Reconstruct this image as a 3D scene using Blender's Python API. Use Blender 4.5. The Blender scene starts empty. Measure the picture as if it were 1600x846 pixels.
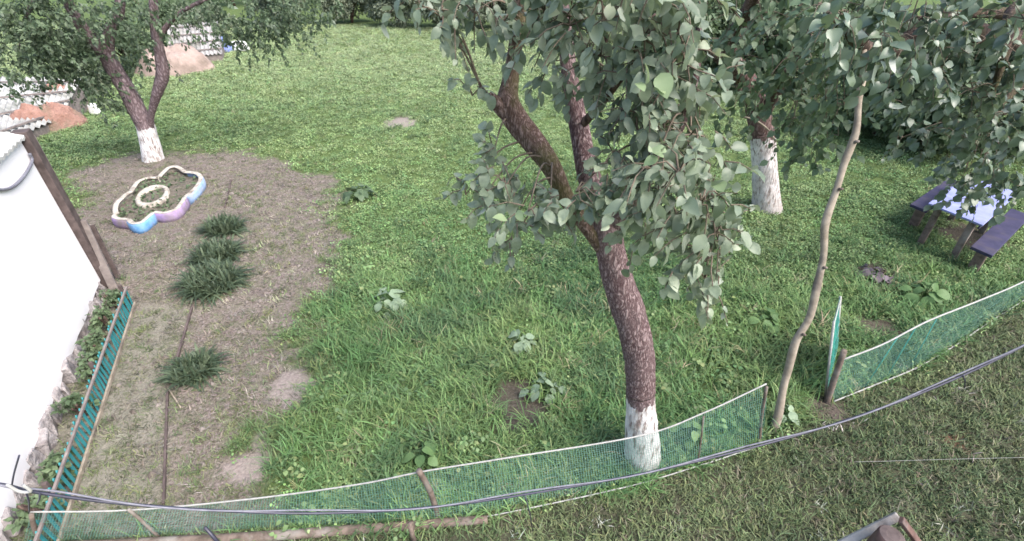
import bpy, math, random
import numpy as np
from mathutils import Vector, Matrix, Euler
random.seed(7); RNG = np.random.default_rng(7)
S = bpy.context.scene
COL = S.collection
# ------------------------------------------------------------------ camera
F = 767.0; TH = math.radians(34); H = 4.0            # focal length in photo pixels, downward pitch, height
cam = bpy.data.cameras.new('camera'); camo = bpy.data.objects.new('camera', cam); COL.objects.link(camo)
camo.location = (0, 0, H); camo.rotation_euler = (math.pi/2-TH, 0, 0)
cam.sensor_width = 36; cam.lens = F/1600*36; cam.clip_start = .05; cam.clip_end = 1000
S.camera = camo
# ------------------------------------------------------------------ sky and light: overcast
SUN_EL, SUN_AZ = math.radians(52), math.radians(125)
w = bpy.data.worlds.new('World'); S.world = w; w.use_nodes = True
nt = w.node_tree; bgn = nt.nodes['Background']
sky = nt.nodes.new('ShaderNodeTexSky'); sky.sky_type = 'NISHITA'; sky.sun_disc = False
sky.sun_elevation = SUN_EL; sky.sun_rotation = SUN_AZ; sky.air_density = 1.0; sky.dust_density = 4.0; sky.ozone_density = 1.0
nt.links.new(sky.outputs[0], bgn.inputs[0]); bgn.inputs[1].default_value = .14
sl = bpy.data.lights.new('sun', 'SUN'); sl.energy = 1.5; sl.angle = math.radians(40); sl.color = (1, .98, .955)
so = bpy.data.objects.new('sun', sl); COL.objects.link(so)
sd = Vector((math.sin(SUN_AZ)*math.cos(SUN_EL), math.cos(SUN_AZ)*math.cos(SUN_EL), math.sin(SUN_EL)))
so.rotation_euler = sd.to_track_quat('Z', 'Y').to_euler(); so.location = (0, 0, 12)
S.view_settings.view_transform = 'Standard'; S.view_settings.look = 'None'; S.view_settings.gamma = 1
S.view_settings.use_curve_mapping = False; S.view_settings.exposure = 1.45
S.render.engine = 'CYCLES'
S.cycles.max_bounces = 3; S.cycles.transparent_max_bounces = 4; S.cycles.transmission_bounces = 2; S.cycles.diffuse_bounces = 2; S.cycles.glossy_bounces = 1
S.cycles.pixel_filter_type = 'BLACKMAN_HARRIS'; S.cycles.filter_width = 1.6

# ------------------------------------------------------------------ survey helpers (photo bearing -> point in the garden)
c_, s_ = math.cos(TH), math.sin(TH)
def ray(px, py):
    v = (py-423)/F
    return np.array(((px-800)/F, c_-v*s_, -s_-v*c_))
def G(px, py, z=0.0):
    a = ray(px, py); return a*((z-H)/a[2])+np.array((0, 0, H))
def AT(px, py, y):
    a = ray(px, py); return a*(y/a[1])+np.array((0, 0, H))
def depth(p): return p[1]*c_+(H-p[2])*s_
def proj(P):
    P = np.atleast_2d(P); d = P[:, 1]*c_+(H-P[:, 2])*s_; d = np.where(d < .1, .1, d)
    return np.stack([800+F*P[:, 0]/d, 423+F*((H-P[:, 2])*c_-P[:, 1]*s_)/d, d], 1)
# ------------------------------------------------------------------ noise
_L = RNG.random((256, 256))
def vnoise(x, y, sc=1.0, seed=0):
    x = np.asarray(x)*sc+seed*17.3+500; y = np.asarray(y)*sc+seed*31.7+500
    xi = np.floor(x).astype(int); yi = np.floor(y).astype(int); fx = x-xi; fy = y-yi
    fx = fx*fx*(3-2*fx); fy = fy*fy*(3-2*fy)
    g = lambda a, b: _L[a % 256, b % 256]
    return (g(xi, yi)*(1-fx)+g(xi+1, yi)*fx)*(1-fy)+(g(xi, yi+1)*(1-fx)+g(xi+1, yi+1)*fx)*fy
def fbm(x, y, sc=1.0, seed=0): return .5*vnoise(x, y, sc, seed)+.3*vnoise(x, y, sc*2.1, seed+1)+.2*vnoise(x, y, sc*4.3, seed+2)
# ------------------------------------------------------------------ meshes and objects
def mesh_np(name, V, faces, mat=None, smooth=False):
    """V (n,3); faces: list of arrays, each (m,k)"""
    me = bpy.data.meshes.new(name); V = np.asarray(V, dtype=np.float32)
    faces = [np.asarray(f, dtype=np.int32) for f in faces if len(f)]
    nl = sum(f.size for f in faces); npoly = sum(len(f) for f in faces)
    me.vertices.add(len(V)); me.vertices.foreach_set('co', V.ravel())
    me.loops.add(nl); me.loops.foreach_set('vertex_index', np.concatenate([f.ravel() for f in faces]))
    tot = np.concatenate([np.full(len(f), f.shape[1], dtype=np.int32) for f in faces])
    st = np.concatenate([[0], np.cumsum(tot)[:-1]]).astype(np.int32)
    me.polygons.add(npoly); me.polygons.foreach_set('loop_start', st); me.polygons.foreach_set('loop_total', tot)
    if smooth: me.polygons.foreach_set('use_smooth', np.ones(npoly, dtype=bool))
    me.update(calc_edges=True); me.validate()
    if mat: me.materials.append(mat)
    return me
def link(name, me, parent=None, loc=None):
    o = bpy.data.objects.new(name, me); COL.objects.link(o)
    if parent is not None: o.parent = parent
    if loc is not None: o.location = loc
    return o
def tag(o, label, cat, group=None, kind=None):
    if label: o['label'] = label
    if cat: o['category'] = cat
    if group: o['group'] = group
    if kind: o['kind'] = kind
    return o
def thing(name, label, cat, loc=(0, 0, 0), group=None):
    o = bpy.data.objects.new(name, None); COL.objects.link(o); o.location = [float(q) for q in loc]; o.empty_display_size = .1
    return tag(o, label, cat, group)
def wloc(o):
    v = Vector((0, 0, 0))
    while o is not None: v = v+o.location; o = o.parent
    return np.array(v)
class MB:
    def __init__(s): s.V = []; s.F = []; s.n = 0
    def add(s, V, F):
        V = np.asarray(V, float); s.V.append(V); s.F += [tuple(i+s.n for i in f) for f in F]; s.n += len(V); return s
    def box(s, c, sz, R=None, taper=1.0):
        x, y, z = [q/2 for q in sz]
        V = np.array([(-x, -y, -z), (x, -y, -z), (x, y, -z), (-x, y, -z), (-x*taper, -y*taper, z), (x*taper, -y*taper, z), (x*taper, y*taper, z), (-x*taper, y*taper, z)])
        if R is not None: V = V@np.asarray(R).T
        return s.add(V+np.asarray(c), [(0, 3, 2, 1), (4, 5, 6, 7), (0, 1, 5, 4), (1, 2, 6, 5), (2, 3, 7, 6), (3, 0, 4, 7)])
    def beam(s, a, b, w, h, up=(0, 0, 1)):
        """plank from a to b, w across, h along up"""
        a = np.asarray(a, float); b = np.asarray(b, float); d = b-a; L = np.linalg.norm(d); d = d/L
        u = np.asarray(up, float); r = np.cross(d, u); r /= np.linalg.norm(r); u = np.cross(r, d)
        return s.box((a+b)/2, (L, w, h), np.stack([d, -r, u], 1))
    def tube(s, pts, rad, n=8, bump=0, bs=(3, 6), cap=True, seed=0):
        P = np.asarray(pts, float); m = len(P); rad = np.broadcast_to(np.asarray(rad, float), (m,))
        T = np.gradient(P, axis=0); T /= np.linalg.norm(T, axis=1)[:, None]
        a = np.array((1., 0, 0)) if abs(T[0][0]) < .8 else np.array((0, 1., 0))
        nrm = a-T[0]*a.dot(T[0]); nrm /= np.linalg.norm(nrm); V = []; L = 0
        an = np.arange(n)/n*2*math.pi
        for i in range(m):
            nrm = nrm-T[i]*nrm.dot(T[i]); nrm /= np.linalg.norm(nrm); b = np.cross(T[i], nrm)
            if i: L += np.linalg.norm(P[i]-P[i-1])
            r = rad[i]*np.ones(n)
            if bump: r = r*(1+bump*(fbm(np.cos(an)*bs[0]+np.sin(an)*1.7*bs[0], L*bs[1]+np.sin(an)*bs[0], 1, seed)-.5)*2)
            V.append(P[i]+np.cos(an)[:, None]*r[:, None]*nrm+np.sin(an)[:, None]*r[:, None]*b)
        V = np.concatenate(V); Fc = []
        for i in range(m-1):
            for j in range(n):
                k = (j+1) % n; Fc.append((i*n+j, i*n+k, (i+1)*n+k, (i+1)*n+j))
        if cap: Fc += [tuple(range(n))[::-1], tuple((m-1)*n+j for j in range(n))]
        return s.add(V, Fc)
    def mesh(s, name, mat, smooth=False, off=None):
        V = np.concatenate(s.V)
        if off is not None: V = V-off
        me = bpy.data.meshes.new(name); me.from_pydata([tuple(v) for v in V], [], s.F)
        if smooth: me.polygons.foreach_set('use_smooth', [True]*len(me.polygons))
        me.materials.append(mat); me.update(); return me
    def build(s, name, mat, parent=None, smooth=False, bevel=0):
        V = np.concatenate(s.V)
        off = wloc(parent) if parent is not None else np.array((V[:, 0].mean(), V[:, 1].mean(), V[:, 2].min()))
        o = link(name, s.mesh(name, mat, smooth, off), parent, None if parent is not None else off)
        if bevel:
            b = o.modifiers.new('bevel', 'BEVEL'); b.width = bevel; b.segments = 2; b.limit_method = 'ANGLE'
        return o
def catmull(pts, sub=6):
    P = [np.asarray(p, float) for p in pts]; P = [2*P[0]-P[1]]+P+[2*P[-1]-P[-2]]; out = []
    for i in range(1, len(P)-2):
        for k in range(sub):
            t = k/sub; a, b, c, d = P[i-1:i+3]
            out.append(.5*((2*b)+(-a+c)*t+(2*a-5*b+4*c-d)*t*t+(-a+3*b-3*c+d)*t**3))
    out.append(P[-2]); return np.array(out)
def inside(poly, P):
    r = np.zeros(len(P), bool); n = len(poly); x, y = P[:, 0], P[:, 1]
    for i in range(n):
        x1, y1 = poly[i][:2]; x2, y2 = poly[(i+1) % n][:2]
        if y1 == y2: continue
        r ^= ((y1 > y) != (y2 > y)) & (x < (x2-x1)*(y-y1)/(y2-y1)+x1)
    return r
def sdist(poly, P):
    """signed distance, positive inside"""
    d = np.full(len(P), 1e9); n = len(poly)
    for i in range(n):
        a = np.array(poly[i][:2]); b = np.array(poly[(i+1) % n][:2]); e = b-a
        t = np.clip(((P[:, :2]-a)@e)/e.dot(e), 0, 1); d = np.minimum(d, np.linalg.norm(P[:, :2]-(a+t[:, None]*e), axis=1))
    return np.where(inside(poly, P), d, -d)
def sm(x, a, b): t = np.clip((x-a)/(b-a), 0, 1); return t*t*(3-2*t)
# ------------------------------------------------------------------ materials
class MT:
    def __init__(s, name, rough=.8, spec=.3):
        s.m = bpy.data.materials.new(name); s.m.use_nodes = True; s.t = s.m.node_tree; s.N = s.t.nodes
        s.b = s.N['Principled BSDF']; s.b.inputs['Roughness'].default_value = rough; s.b.inputs['Specular IOR Level'].default_value = spec
        s.out = s.N['Material Output']; s._co = {}
    def n(s, ty, **k):
        x = s.N.new(ty)
        for a, v in k.items(): setattr(x, a, v)
        return x
    def l(s, a, b): s.t.links.new(a, b)
    def co(s, kind='Object', scale=(1, 1, 1)):
        tc = s.n('ShaderNodeTexCoord'); mp = s.n('ShaderNodeMapping'); mp.inputs['Scale'].default_value = scale
        s.l(tc.outputs[kind], mp.inputs[0]); return mp.outputs[0]
    def noise(s, scale, detail=4, co=None, rough=.6):
        x = s.n('ShaderNodeTexNoise'); x.inputs['Scale'].default_value = scale; x.inputs['Detail'].default_value = detail; x.inputs['Roughness'].default_value = rough
        s.l(co if co is not None else s.co(), x.inputs['Vector']); return x.outputs['Fac']
    def vor(s, scale, co=None, feat='F1'):
        x = s.n('ShaderNodeTexVoronoi'); x.feature = feat; x.inputs['Scale'].default_value = scale
        s.l(co if co is not None else s.co(), x.inputs['Vector']); return x.outputs['Distance']
    def ramp(s, fac, stops):
        r = s.n('ShaderNodeValToRGB'); e = r.color_ramp.elements
        while len(e) < len(stops): e.new(.5)
        for q, (p, cc) in zip(e, stops): q.position = p; q.color = (*cc, 1) if len(cc) == 3 else cc
        s.l(fac, r.inputs[0]); return r.outputs[0]
    def mix(s, fac, a, b, mode='MIX'):
        x = s.n('ShaderNodeMix', data_type='RGBA', blend_type=mode)
        for sock, v in ((x.inputs['Factor'], fac), (x.inputs[6], a), (x.inputs[7], b)):
            if isinstance(v, (int, float)): sock.default_value = v
            elif isinstance(v, tuple): sock.default_value = (*v, 1)
            else: s.l(v, sock)
        return x.outputs[2]
    def math(s, op, a, b=0.0, cl=False):
        x = s.n('ShaderNodeMath', operation=op, use_clamp=cl)
        for i, v in enumerate((a, b)):
            if isinstance(v, (int, float)): x.inputs[i].default_value = v
            else: s.l(v, x.inputs[i])
        return x.outputs[0]
    def attr(s, name, ty='GEOMETRY', out='Fac'):
        x = s.n('ShaderNodeAttribute', attribute_name=name, attribute_type=ty); return x.outputs[out]
    def bump(s, h, st=.5, dist=.02):
        x = s.n('ShaderNodeBump'); x.inputs['Strength'].default_value = st; x.inputs['Distance'].default_value = dist
        s.l(h, x.inputs['Height']); s.l(x.outputs[0], s.b.inputs['Normal']); return s
    def col(s, v):
        if isinstance(v, tuple): s.b.inputs['Base Color'].default_value = (*v, 1)
        else: s.l(v, s.b.inputs['Base Color'])
        return s
    def translucent(s, colour, fac):
        tr = s.n('ShaderNodeBsdfTranslucent'); mx = s.n('ShaderNodeMixShader'); mx.inputs[0].default_value = fac
        if isinstance(colour, tuple): tr.inputs[0].default_value = (*colour, 1)
        else: s.l(colour, tr.inputs[0])
        s.l(s.b.outputs[0], mx.inputs[1]); s.l(tr.outputs[0], mx.inputs[2]); s.l(mx.outputs[0], s.out.inputs[0]); return s
def wornmat(name, a, b, scale=12, rough=.75, dirt=None, bump=.3, stretch=(1, 1, 1), spec=.3, dist=.01):
    m = MT(name, rough, spec); cc = m.co('Object', stretch); f = m.noise(scale, 5, cc)
    base = m.ramp(f, [(.3, a), (.7, b)])
    if dirt: base = m.mix(m.ramp(m.noise(scale*.35, 6, m.co()), [(.5, (0, 0, 0)), (.68, (1, 1, 1))]), base, dirt)
    m.col(base).bump(f, bump, dist); return m.m
def barkmat(name, dark, light, moss=None, white=None, scale=22):
    m = MT(name, .9, .15); cc = m.co('Object', (1, 1, .35))
    wob = m.n('ShaderNodeTexNoise'); wob.inputs['Scale'].default_value = scale*.9; wob.inputs['Detail'].default_value = 3; m.l(cc, wob.inputs['Vector'])
    cd = m.n('ShaderNodeVectorMath', operation='MULTIPLY_ADD'); m.l(wob.outputs['Color'], cd.inputs[0]); cd.inputs[1].default_value = (.09, .09, .09); m.l(cc, cd.inputs[2])
    v = m.math('MULTIPLY', m.vor(scale*1.5, cd.outputs[0], 'DISTANCE_TO_EDGE'), 2.2, True); f = m.noise(scale*3.2, 6, cc, .75)
    h = m.math('ADD', m.math('MULTIPLY', v, .45), m.math('MULTIPLY', f, .75))
    base = m.ramp(h, [(.36, dark), (.52, tuple((a*1.4+b*.6)/2 for a, b in zip(dark, light))), (.72, light)])
    big = m.noise(2.5, 5); base = m.mix(m.ramp(big, [(.42, (0, 0, 0)), (.75, (.6, .6, .6))]), base, tuple(q*.5 for q in light)) if moss is None else m.mix(m.ramp(big, [(.5, (0, 0, 0)), (.66, (.8, .8, .8))]), base, moss)
    if white:
        wf = m.math('SUBTRACT', m.attr('lime'), m.math('ADD', m.math('MULTIPLY', m.noise(16, 6), .5), m.math('MULTIPLY', m.math('SUBTRACT', m.noise(9, 3, m.co('Object', (1, 1, .15))), .5), .9)))
        wf = m.ramp(wf, [(.0, (0, 0, 0)), (.06, (1, 1, 1))])
        crack = m.ramp(m.noise(30, 5, m.co('Object', (1, 1, .18))), [(.36, (.20, .15, .135)), (.50, white)])
        crack = m.mix(m.ramp(m.noise(5, 6), [(.48, (0, 0, 0)), (.70, (.7, .7, .7))]), crack, (.34, .29, .27)); crack = m.mix(m.ramp(m.attr('lime'), [(.72, (0, 0, 0)), (1.0, (.45, .45, .45))]), crack, (.27, .23, .19))
        base = m.mix(wf, base, crack)
    m.col(base).bump(h, .8, .02); return m.m
def leafmat(name, lo, mid, hi, under, rough=.5, tr=.22, spec=.35):
    m = MT(name, rough, spec); t = m.attr('tint')
    up = m.ramp(t, [(0, lo), (.55, mid), (1, hi)])
    vein = m.noise(60, 2); up = m.mix(.25, up, m.ramp(vein, [(.35, tuple(q*.6 for q in mid)), (.65, hi)]))
    g = m.n('ShaderNodeNewGeometry'); colr = m.mix(g.outputs['Backfacing'], up, under)
    m.col(colr).translucent(m.mix(.5, colr, (hi[0]*1.3, hi[1]*1.4, hi[2]*.7)), tr); return m.m
def blademat(name, rough=.6, tr=.28):
    m = MT(name, rough, .25); cc = m.attr('col', 'INSTANCER', 'Color'); t = m.attr('tip')
    cc2 = m.mix(t, cc, (.30, .30, .13)); m.col(cc2); return m.m

M = {}
M['wood_grey'] = wornmat('weathered_grey_wood', (.13, .11, .105), (.26, .225, .21), 9, .85, None, .5)
M['wood_brown'] = wornmat('weathered_brown_wood', (.05, .038, .036), (.13, .10, .095), 9, .85, None, .5)
M['wood_rot'] = wornmat('rotten_wood', (.085, .065, .052), (.20, .155, .13), 14, .9, (.24, .22, .20), .6)
M['pole'] = wornmat('stripped_pole_wood', (.20, .165, .125), (.36, .31, .25), 9, .8, (.12, .10, .085), .4)
M['teal'] = wornmat('teal_paint', (.025, .18, .20), (.045, .26, .28), 6, .65, (.08, .14, .13), .2)
M['plaster'] = None
M['lilac'] = wornmat('lilac_paint', (.24, .17, .34), (.40, .29, .48), 10, .7, (.24, .20, .22), .3)
M['blue'] = wornmat('blue_paint', (.10, .26, .52), (.20, .38, .64), 10, .65, (.27, .29, .34), .3)
M['paleblue'] = wornmat('pale_blue_paint', (.22, .34, .56), (.36, .46, .64), 10, .65, (.34, .33, .34), .3)
M['cream'] = wornmat('cream_paint', (.33, .30, .25), (.54, .50, .44), 16, .8, (.17, .14, .12), .5)
M['pink'] = wornmat('faded_pink_paint', (.26, .21, .205), (.42, .355, .345), 14, .8, (.18, .15, .14), .5)
M['violet_wood'] = wornmat('dark_violet_paint', (.026, .026, .06), (.05, .045, .095), 7, .6, (.07, .06, .08), .2)
M['tabletop'] = wornmat('pale_blue_tabletop', (.22, .245, .50), (.30, .325, .60), 6, .5, (.18, .20, .33), .1)
M['cable'] = wornmat('black_cable', (.02, .02, .035), (.04, .04, .07), 20, .42, None, .1, spec=.6)
M['cable_grey'] = wornmat('grey_cable', (.12, .12, .15), (.22, .22, .26), 20, .5, None, .1)
M['wire'] = wornmat('pale_wire', (.26, .26, .25), (.40, .40, .38), 30, .6, None, .1)
M['stone'] = wornmat('limewashed_stone', (.24, .215, .215), (.42, .39, .39), 16, .9, (.15, .13, .13), .9, dist=.05)
M['sand'] = wornmat('pinkish_sand', (.25, .19, .165), (.37, .29, .255), 5, .95, (.19, .15, .125), .6, dist=.08)
M['rust'] = wornmat('orange_clay', (.23, .125, .095), (.36, .215, .175), 6, .95, (.17, .15, .11), .8, dist=.12)
M['rust_wood'] = wornmat('rusty_brown_wood', (.075, .042, .036), (.16, .10, .085), 12, .85, (.2, .18, .17), .5)
M['slate'] = wornmat('pale_roof_sheet', (.30, .30, .29), (.50, .50, .48), 4, .9, (.13, .14, .12), .4)
M['slate_grey'] = wornmat('grey_roof_sheet', (.24, .23, .23), (.40, .39, .38), 4, .9, (.15, .15, .13), .4)
M['white_rag'] = wornmat('white_sacking', (.60, .60, .60), (.75, .75, .75), 6, .9, None, .4)
M['blue_tarp'] = wornmat('blue_tarpaulin', (.12, .16, .42), (.22, .28, .58), 4, .6, None, .4)
M['bark_pale'] = wornmat('pale_flaking_bark', (.26, .245, .23), (.42, .40, .38), 10, .85, (.13, .10, .09), .6)
m = MT('green_netting', .55, .3); m.col(m.ramp(m.noise(1.5, 3), [(.3, (.13, .29, .25)), (.7, (.23, .40, .36))])).translucent((.05, .3, .22), .25); M['net'] = m.m
m = MT('teal_netting', .55, .3); m.col(m.ramp(m.noise(1.5, 3), [(.3, (.04, .30, .25)), (.7, (.08, .38, .32))])).translucent((.05, .3, .25), .2); M['net2'] = m.m
m = MT('lime_plaster', .8, .2); f = m.noise(1.2, 6); g2 = m.noise(14, 5)
m.col(m.mix(m.ramp(m.noise(.9, 7), [(.55, (0, 0, 0)), (.8, (.6, .6, .6))]), m.ramp(f, [(.3, (.76, .74, .76)), (.7, (.84, .83, .83))]), (.60, .57, .58))).bump(g2, .25, .01); M['plaster'] = m.m
M['bark_main'] = barkmat('apple_bark', (.075, .042, .045), (.34, .26, .26), None, (.76, .74, .74), 26)
M['bark_back'] = barkmat('old_apple_bark', (.08, .045, .04), (.25, .18, .17), None, (.74, .70, .70), 14)
M['bark_left'] = barkmat('grey_bark', (.11, .075, .08), (.33, .26, .27), None, (.80, .78, .78), 14)
M['bark_dark'] = barkmat('dark_bark', (.05, .035, .03), (.17, .12, .10), (.07, .07, .03), None, 16)
M['bark_moss'] = barkmat('mossy_apple_bark', (.08, .05, .04), (.26, .19, .17), (.10, .10, .04), None, 26)
M['twig'] = wornmat('twig_bark', (.09, .07, .055), (.20, .16, .12), 20, .85)
M['leaf_main'] = leafmat('apple_leaf', (.085, .120, .085), (.175, .225, .160), (.29, .345, .24), (.28, .32, .26), .45, .26, .5)
M['leaf_young'] = leafmat('young_apple_leaf', (.20, .28, .15), (.26, .34, .19), (.31, .40, .23), (.28, .34, .22), .5, .3)
M['leaf_back'] = leafmat('back_apple_leaf', (.060, .098, .058), (.115, .175, .100), (.19, .25, .145), (.13, .18, .12), .5, .2)
M['leaf_right'] = leafmat('hanging_leaf', (.055, .092, .060), (.110, .162, .104), (.19, .245, .17), (.15, .19, .16), .35, .2, .6)
M['leaf_left'] = leafmat('small_leaf', (.045, .075, .045), (.085, .130, .070), (.15, .20, .12), (.16, .20, .15), .55, .2)
M['leaf_bush'] = leafmat('shrub_leaf', (.05, .085, .045), (.095, .145, .075), (.16, .22, .12), (.14, .18, .12), .55, .2)
M['leaf_bush2'] = leafmat('grey_shrub_leaf', (.10, .125, .09), (.18, .215, .15), (.29, .32, .23), (.24, .27, .2), .55, .2)
M['leaf_weed'] = leafmat('weed_leaf', (.06, .12, .045), (.11, .20, .075), (.20, .31, .12), (.17, .24, .13), .55, .25)
M['leaf_burdock'] = leafmat('pale_broad_leaf', (.14, .20, .13), (.20, .28, .18), (.28, .36, .24), (.24, .30, .22), .6, .2)
M['leaf_purple'] = leafmat('purple_leaf', (.06, .045, .055), (.12, .095, .11), (.22, .18, .21), (.15, .12, .14), .6, .1)
M['leaf_lily'] = leafmat('lily_blade', (.03, .052, .034), (.062, .095, .056), (.135, .175, .105), (.11, .14, .09), .5, .2)
M['blade'] = blademat('grass_blade'); M['cover'] = blademat('clover_leaf', .6, .22)

# ------------------------------------------------------------------ ground zones
BARE = [G(*p) for p in ((70, 275), (200, 243), (385, 236), (470, 258), (528, 300), (548, 370), (556, 430), (505, 480), (480, 540), (470, 640), (425, 690), (410, 760), (400, 860), (330, 1000), (-200, 1000), (-200, 500), (120, 330))]
MOWN = [G(*p) for p in ((-100, 848), (420, 828), (650, 818), (760, 803), (970, 760), (1195, 690), (1290, 626), (1430, 577), (1530, 512), (1640, 440), (1760, 380), (2500, 560), (2200, 1150), (-400, 1150))]
GREYISH = [G(*p) for p in ((300, 480), (262, 620), (255, 850), (60, 1000), (-50, 800), (190, 470))]
SPOTS = [((455, 602), .26, 'pale'), ((380, 732), .22, 'pale'), ((405, 690), .10, 'pale'), ((812, 630), .36, 'dark'), ((1366, 431), .33, 'dark'), ((1500, 690), .14, 'rusty'), ((625, 192), .45, 'pale'), ((1385, 515), .35, 'dark'), ((1290, 640), .22, 'dark'), ((1520, 370), .5, 'dark')]
def zones(P):
    n1 = (fbm(P[:, 0], P[:, 1], 1.3, 3)-.5)*1.1; n2 = (fbm(P[:, 0], P[:, 1], 2.2, 9)-.5)*.25
    n3 = (fbm(P[:, 0], P[:, 1], 7, 44)-.5)*.9
    bare = sm(sdist(BARE, P)+n1+n3, -.85, .95); mown = sm(sdist(MOWN, P)+n2, -.06, .1)
    bare = bare*(1-mown); grey = sm(sdist(GREYISH, P)+n1*.3, -.15, .15)
    sp = {'pale': np.zeros(len(P)), 'dark': np.zeros(len(P)), 'rusty': np.zeros(len(P))}
    for (px, r, k) in SPOTS:
        q = G(*px); d = np.hypot((P[:, 0]-q[0]), (P[:, 1]-q[1])*.9)+(fbm(P[:, 0], P[:, 1], 5, 5)-.5)*r*1.3
        sp[k] = np.maximum(sp[k], 1-sm(d, r*.65, r*1.1))
    return bare, mown, grey, sp
def gheight(x, y):
    x = np.asarray(x, float); y = np.asarray(y, float)
    return (fbm(x, y, .7, 11)-.5)*.05+(fbm(x, y, 6, 12)-.5)*.018-.0
def axis(lo, hi, fine, a, b):
    v = list(np.arange(a, b, fine)); st = fine; x = a
    while x > lo: st *= 1.18; x -= st; v.append(max(x, lo))
    st = fine; x = v[int((b-a)/fine)-1] if False else b
    while x < hi: v.append(x); st *= 1.18; x += st
    v.append(hi); return np.array(sorted(set(np.round(v, 4))))
xs = axis(-400, 400, .09, -9, 9.5); ys = axis(-60, 500, .09, .9, 12)
XX, YY = np.meshgrid(xs, ys); gx, gy = XX.ravel(), YY.ravel()
fade = 1-sm(np.hypot(gx, gy-6), 25, 60); gv = np.stack([gx, gy, gheight(gx, gy)*fade], 1)
nx, ny = len(xs), len(ys); ii = (np.arange(ny-1)[:, None]*nx+np.arange(nx-1)[None]).ravel()
gme = mesh_np('ground', gv, [np.stack([ii, ii+1, ii+1+nx, ii+nx], 1)], None, True)
bz, mz, gz, sz = zones(gv)
for nm, val in (('bare', bz), ('mown', mz), ('grey', gz), ('pale', sz['pale']), ('dark', sz['dark']), ('rusty', sz['rusty'])):
    a = gme.attributes.new(nm, 'FLOAT', 'POINT'); a.data.foreach_set('value', val.astype(np.float32))
m = MT('earth_and_turf', .95, .1); co = m.co('Object')
fine = m.noise(38, 6, co, .7); mid = m.noise(6, 5, co); big = m.noise(.9, 4, co)
turf = m.ramp(mid, [(.3, (.065, .10, .035)), (.7, (.12, .165, .06))])
soil = m.mix(m.ramp(mid, [(.4, (0, 0, 0)), (.66, (1, 1, 1))]), m.ramp(fine, [(.35, (.092, .074, .066)), (.52, (.200, .165, .150)), (.68, (.30, .252, .232))]), m.ramp(fine, [(.3, (.085, .085, .055)), (.7, (.20, .19, .14))]))
grey = m.ramp(fine, [(.3, (.13, .13, .10)), (.7, (.28, .265, .22))])
mown = m.ramp(m.math('ADD', m.math('MULTIPLY', fine, .6), m.math('MULTIPLY', big, .4)), [(.35, (.040, .045, .027)), (.65, (.095, .092, .062))])
bf = m.ramp(m.math('ADD', m.attr('bare'), m.math('MULTIPLY', m.math('SUBTRACT', mid, .5), .7)), [(.38, (0, 0, 0)), (.62, (1, 1, 1))])
speck = m.noise(20, 3, co); soil = m.mix(m.ramp(speck, [(.34, (.85, .85, .85)), (.46, (0, 0, 0))]), soil, (.075, .062, .052)); soil = m.mix(m.ramp(speck, [(.62, (0, 0, 0)), (.72, (.6, .6, .6))]), soil, (.34, .31, .29)); cc = m.mix(bf, turf, soil); cc = m.mix(m.math('MULTIPLY', m.attr('grey'), m.math('MULTIPLY', bf, .8)), cc, grey)
cc = m.mix(m.attr('mown'), cc, mown)
cc = m.mix(m.math('MULTIPLY', m.attr('pale'), .85), cc, m.ramp(fine, [(.3, (.20, .165, .15)), (.7, (.35, .30, .28))]))
cc = m.mix(m.math('MULTIPLY', m.attr('dark'), .9), cc, m.ramp(fine, [(.3, (.045, .035, .03)), (.7, (.14, .115, .10))]))
cc = m.mix(m.math('MULTIPLY', m.attr('rusty'), .5), cc, (.22, .10, .07))
m.col(cc).bump(m.math('ADD', fine, mid), .6, .03); gme.materials.append(m.m)
ground = link('ground', gme); tag(ground, 'garden ground of turf, trodden earth and mown verge', 'ground', None, 'structure')

# ------------------------------------------------------------------ leaf templates
def leaf_template(kind='ovate', st=5, fold=.22, droop=.35, wid=.33, curl=.02, wave=.03):
    t = np.linspace(0, 1, st); V = []; Fq = []; Ft = []
    if kind == 'ovate': hw = wid*np.sin(np.pi*t**.88)**.72
    elif kind == 'round': hw = .5*np.sqrt(np.clip(1-(2*t-1)**2, 0, 1))
    else: hw = wid*np.sin(np.pi*t)**.7
    hw[0] = .015; hw[-1] = .0
    for i in range(st):
        z = -droop*t[i]**2+curl*math.sin(t[i]*5); V += [(t[i], 0, z), (t[i]*.98, hw[i], z+fold*hw[i]+wave*math.sin(t[i]*9)), (t[i]*.98, -hw[i], z+fold*hw[i]*.7-wave*math.sin(t[i]*7+1))]
    for i in range(st-1):
        a, b = 3*i, 3*i+3
        if i < st-2: Fq += [(a, b, b+1, a+1), (a, a+2, b+2, b)]
        else: Ft += [(a, b, a+1), (a, a+2, b)]
    V = np.array(V); keep = np.ones(len(V), bool); keep[-2:] = False
    return V[keep], np.array(Fq, dtype=int).reshape(-1, 4), np.array(Ft, dtype=int).reshape(-1, 3)
DIAMOND = (np.array([(0, 0, 0), (.45, .33, .08), (1, 0, -.2), (.45, -.33, .08)]), np.zeros((0, 4), int), np.array([(0, 2, 1), (0, 3, 2)]))
OV5 = leaf_template('ovate', 6); OV4 = leaf_template('ovate', 4, .2, .3, .38); NARROW = leaf_template('ovate', 4, .15, .4, .24)
def frames(D, N):
    D = D/np.linalg.norm(D, axis=1)[:, None]; Y = np.cross(N, D); Y /= np.maximum(np.linalg.norm(Y, axis=1), 1e-6)[:, None]
    return np.stack([D, Y, np.cross(D, Y)], 2)
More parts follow.
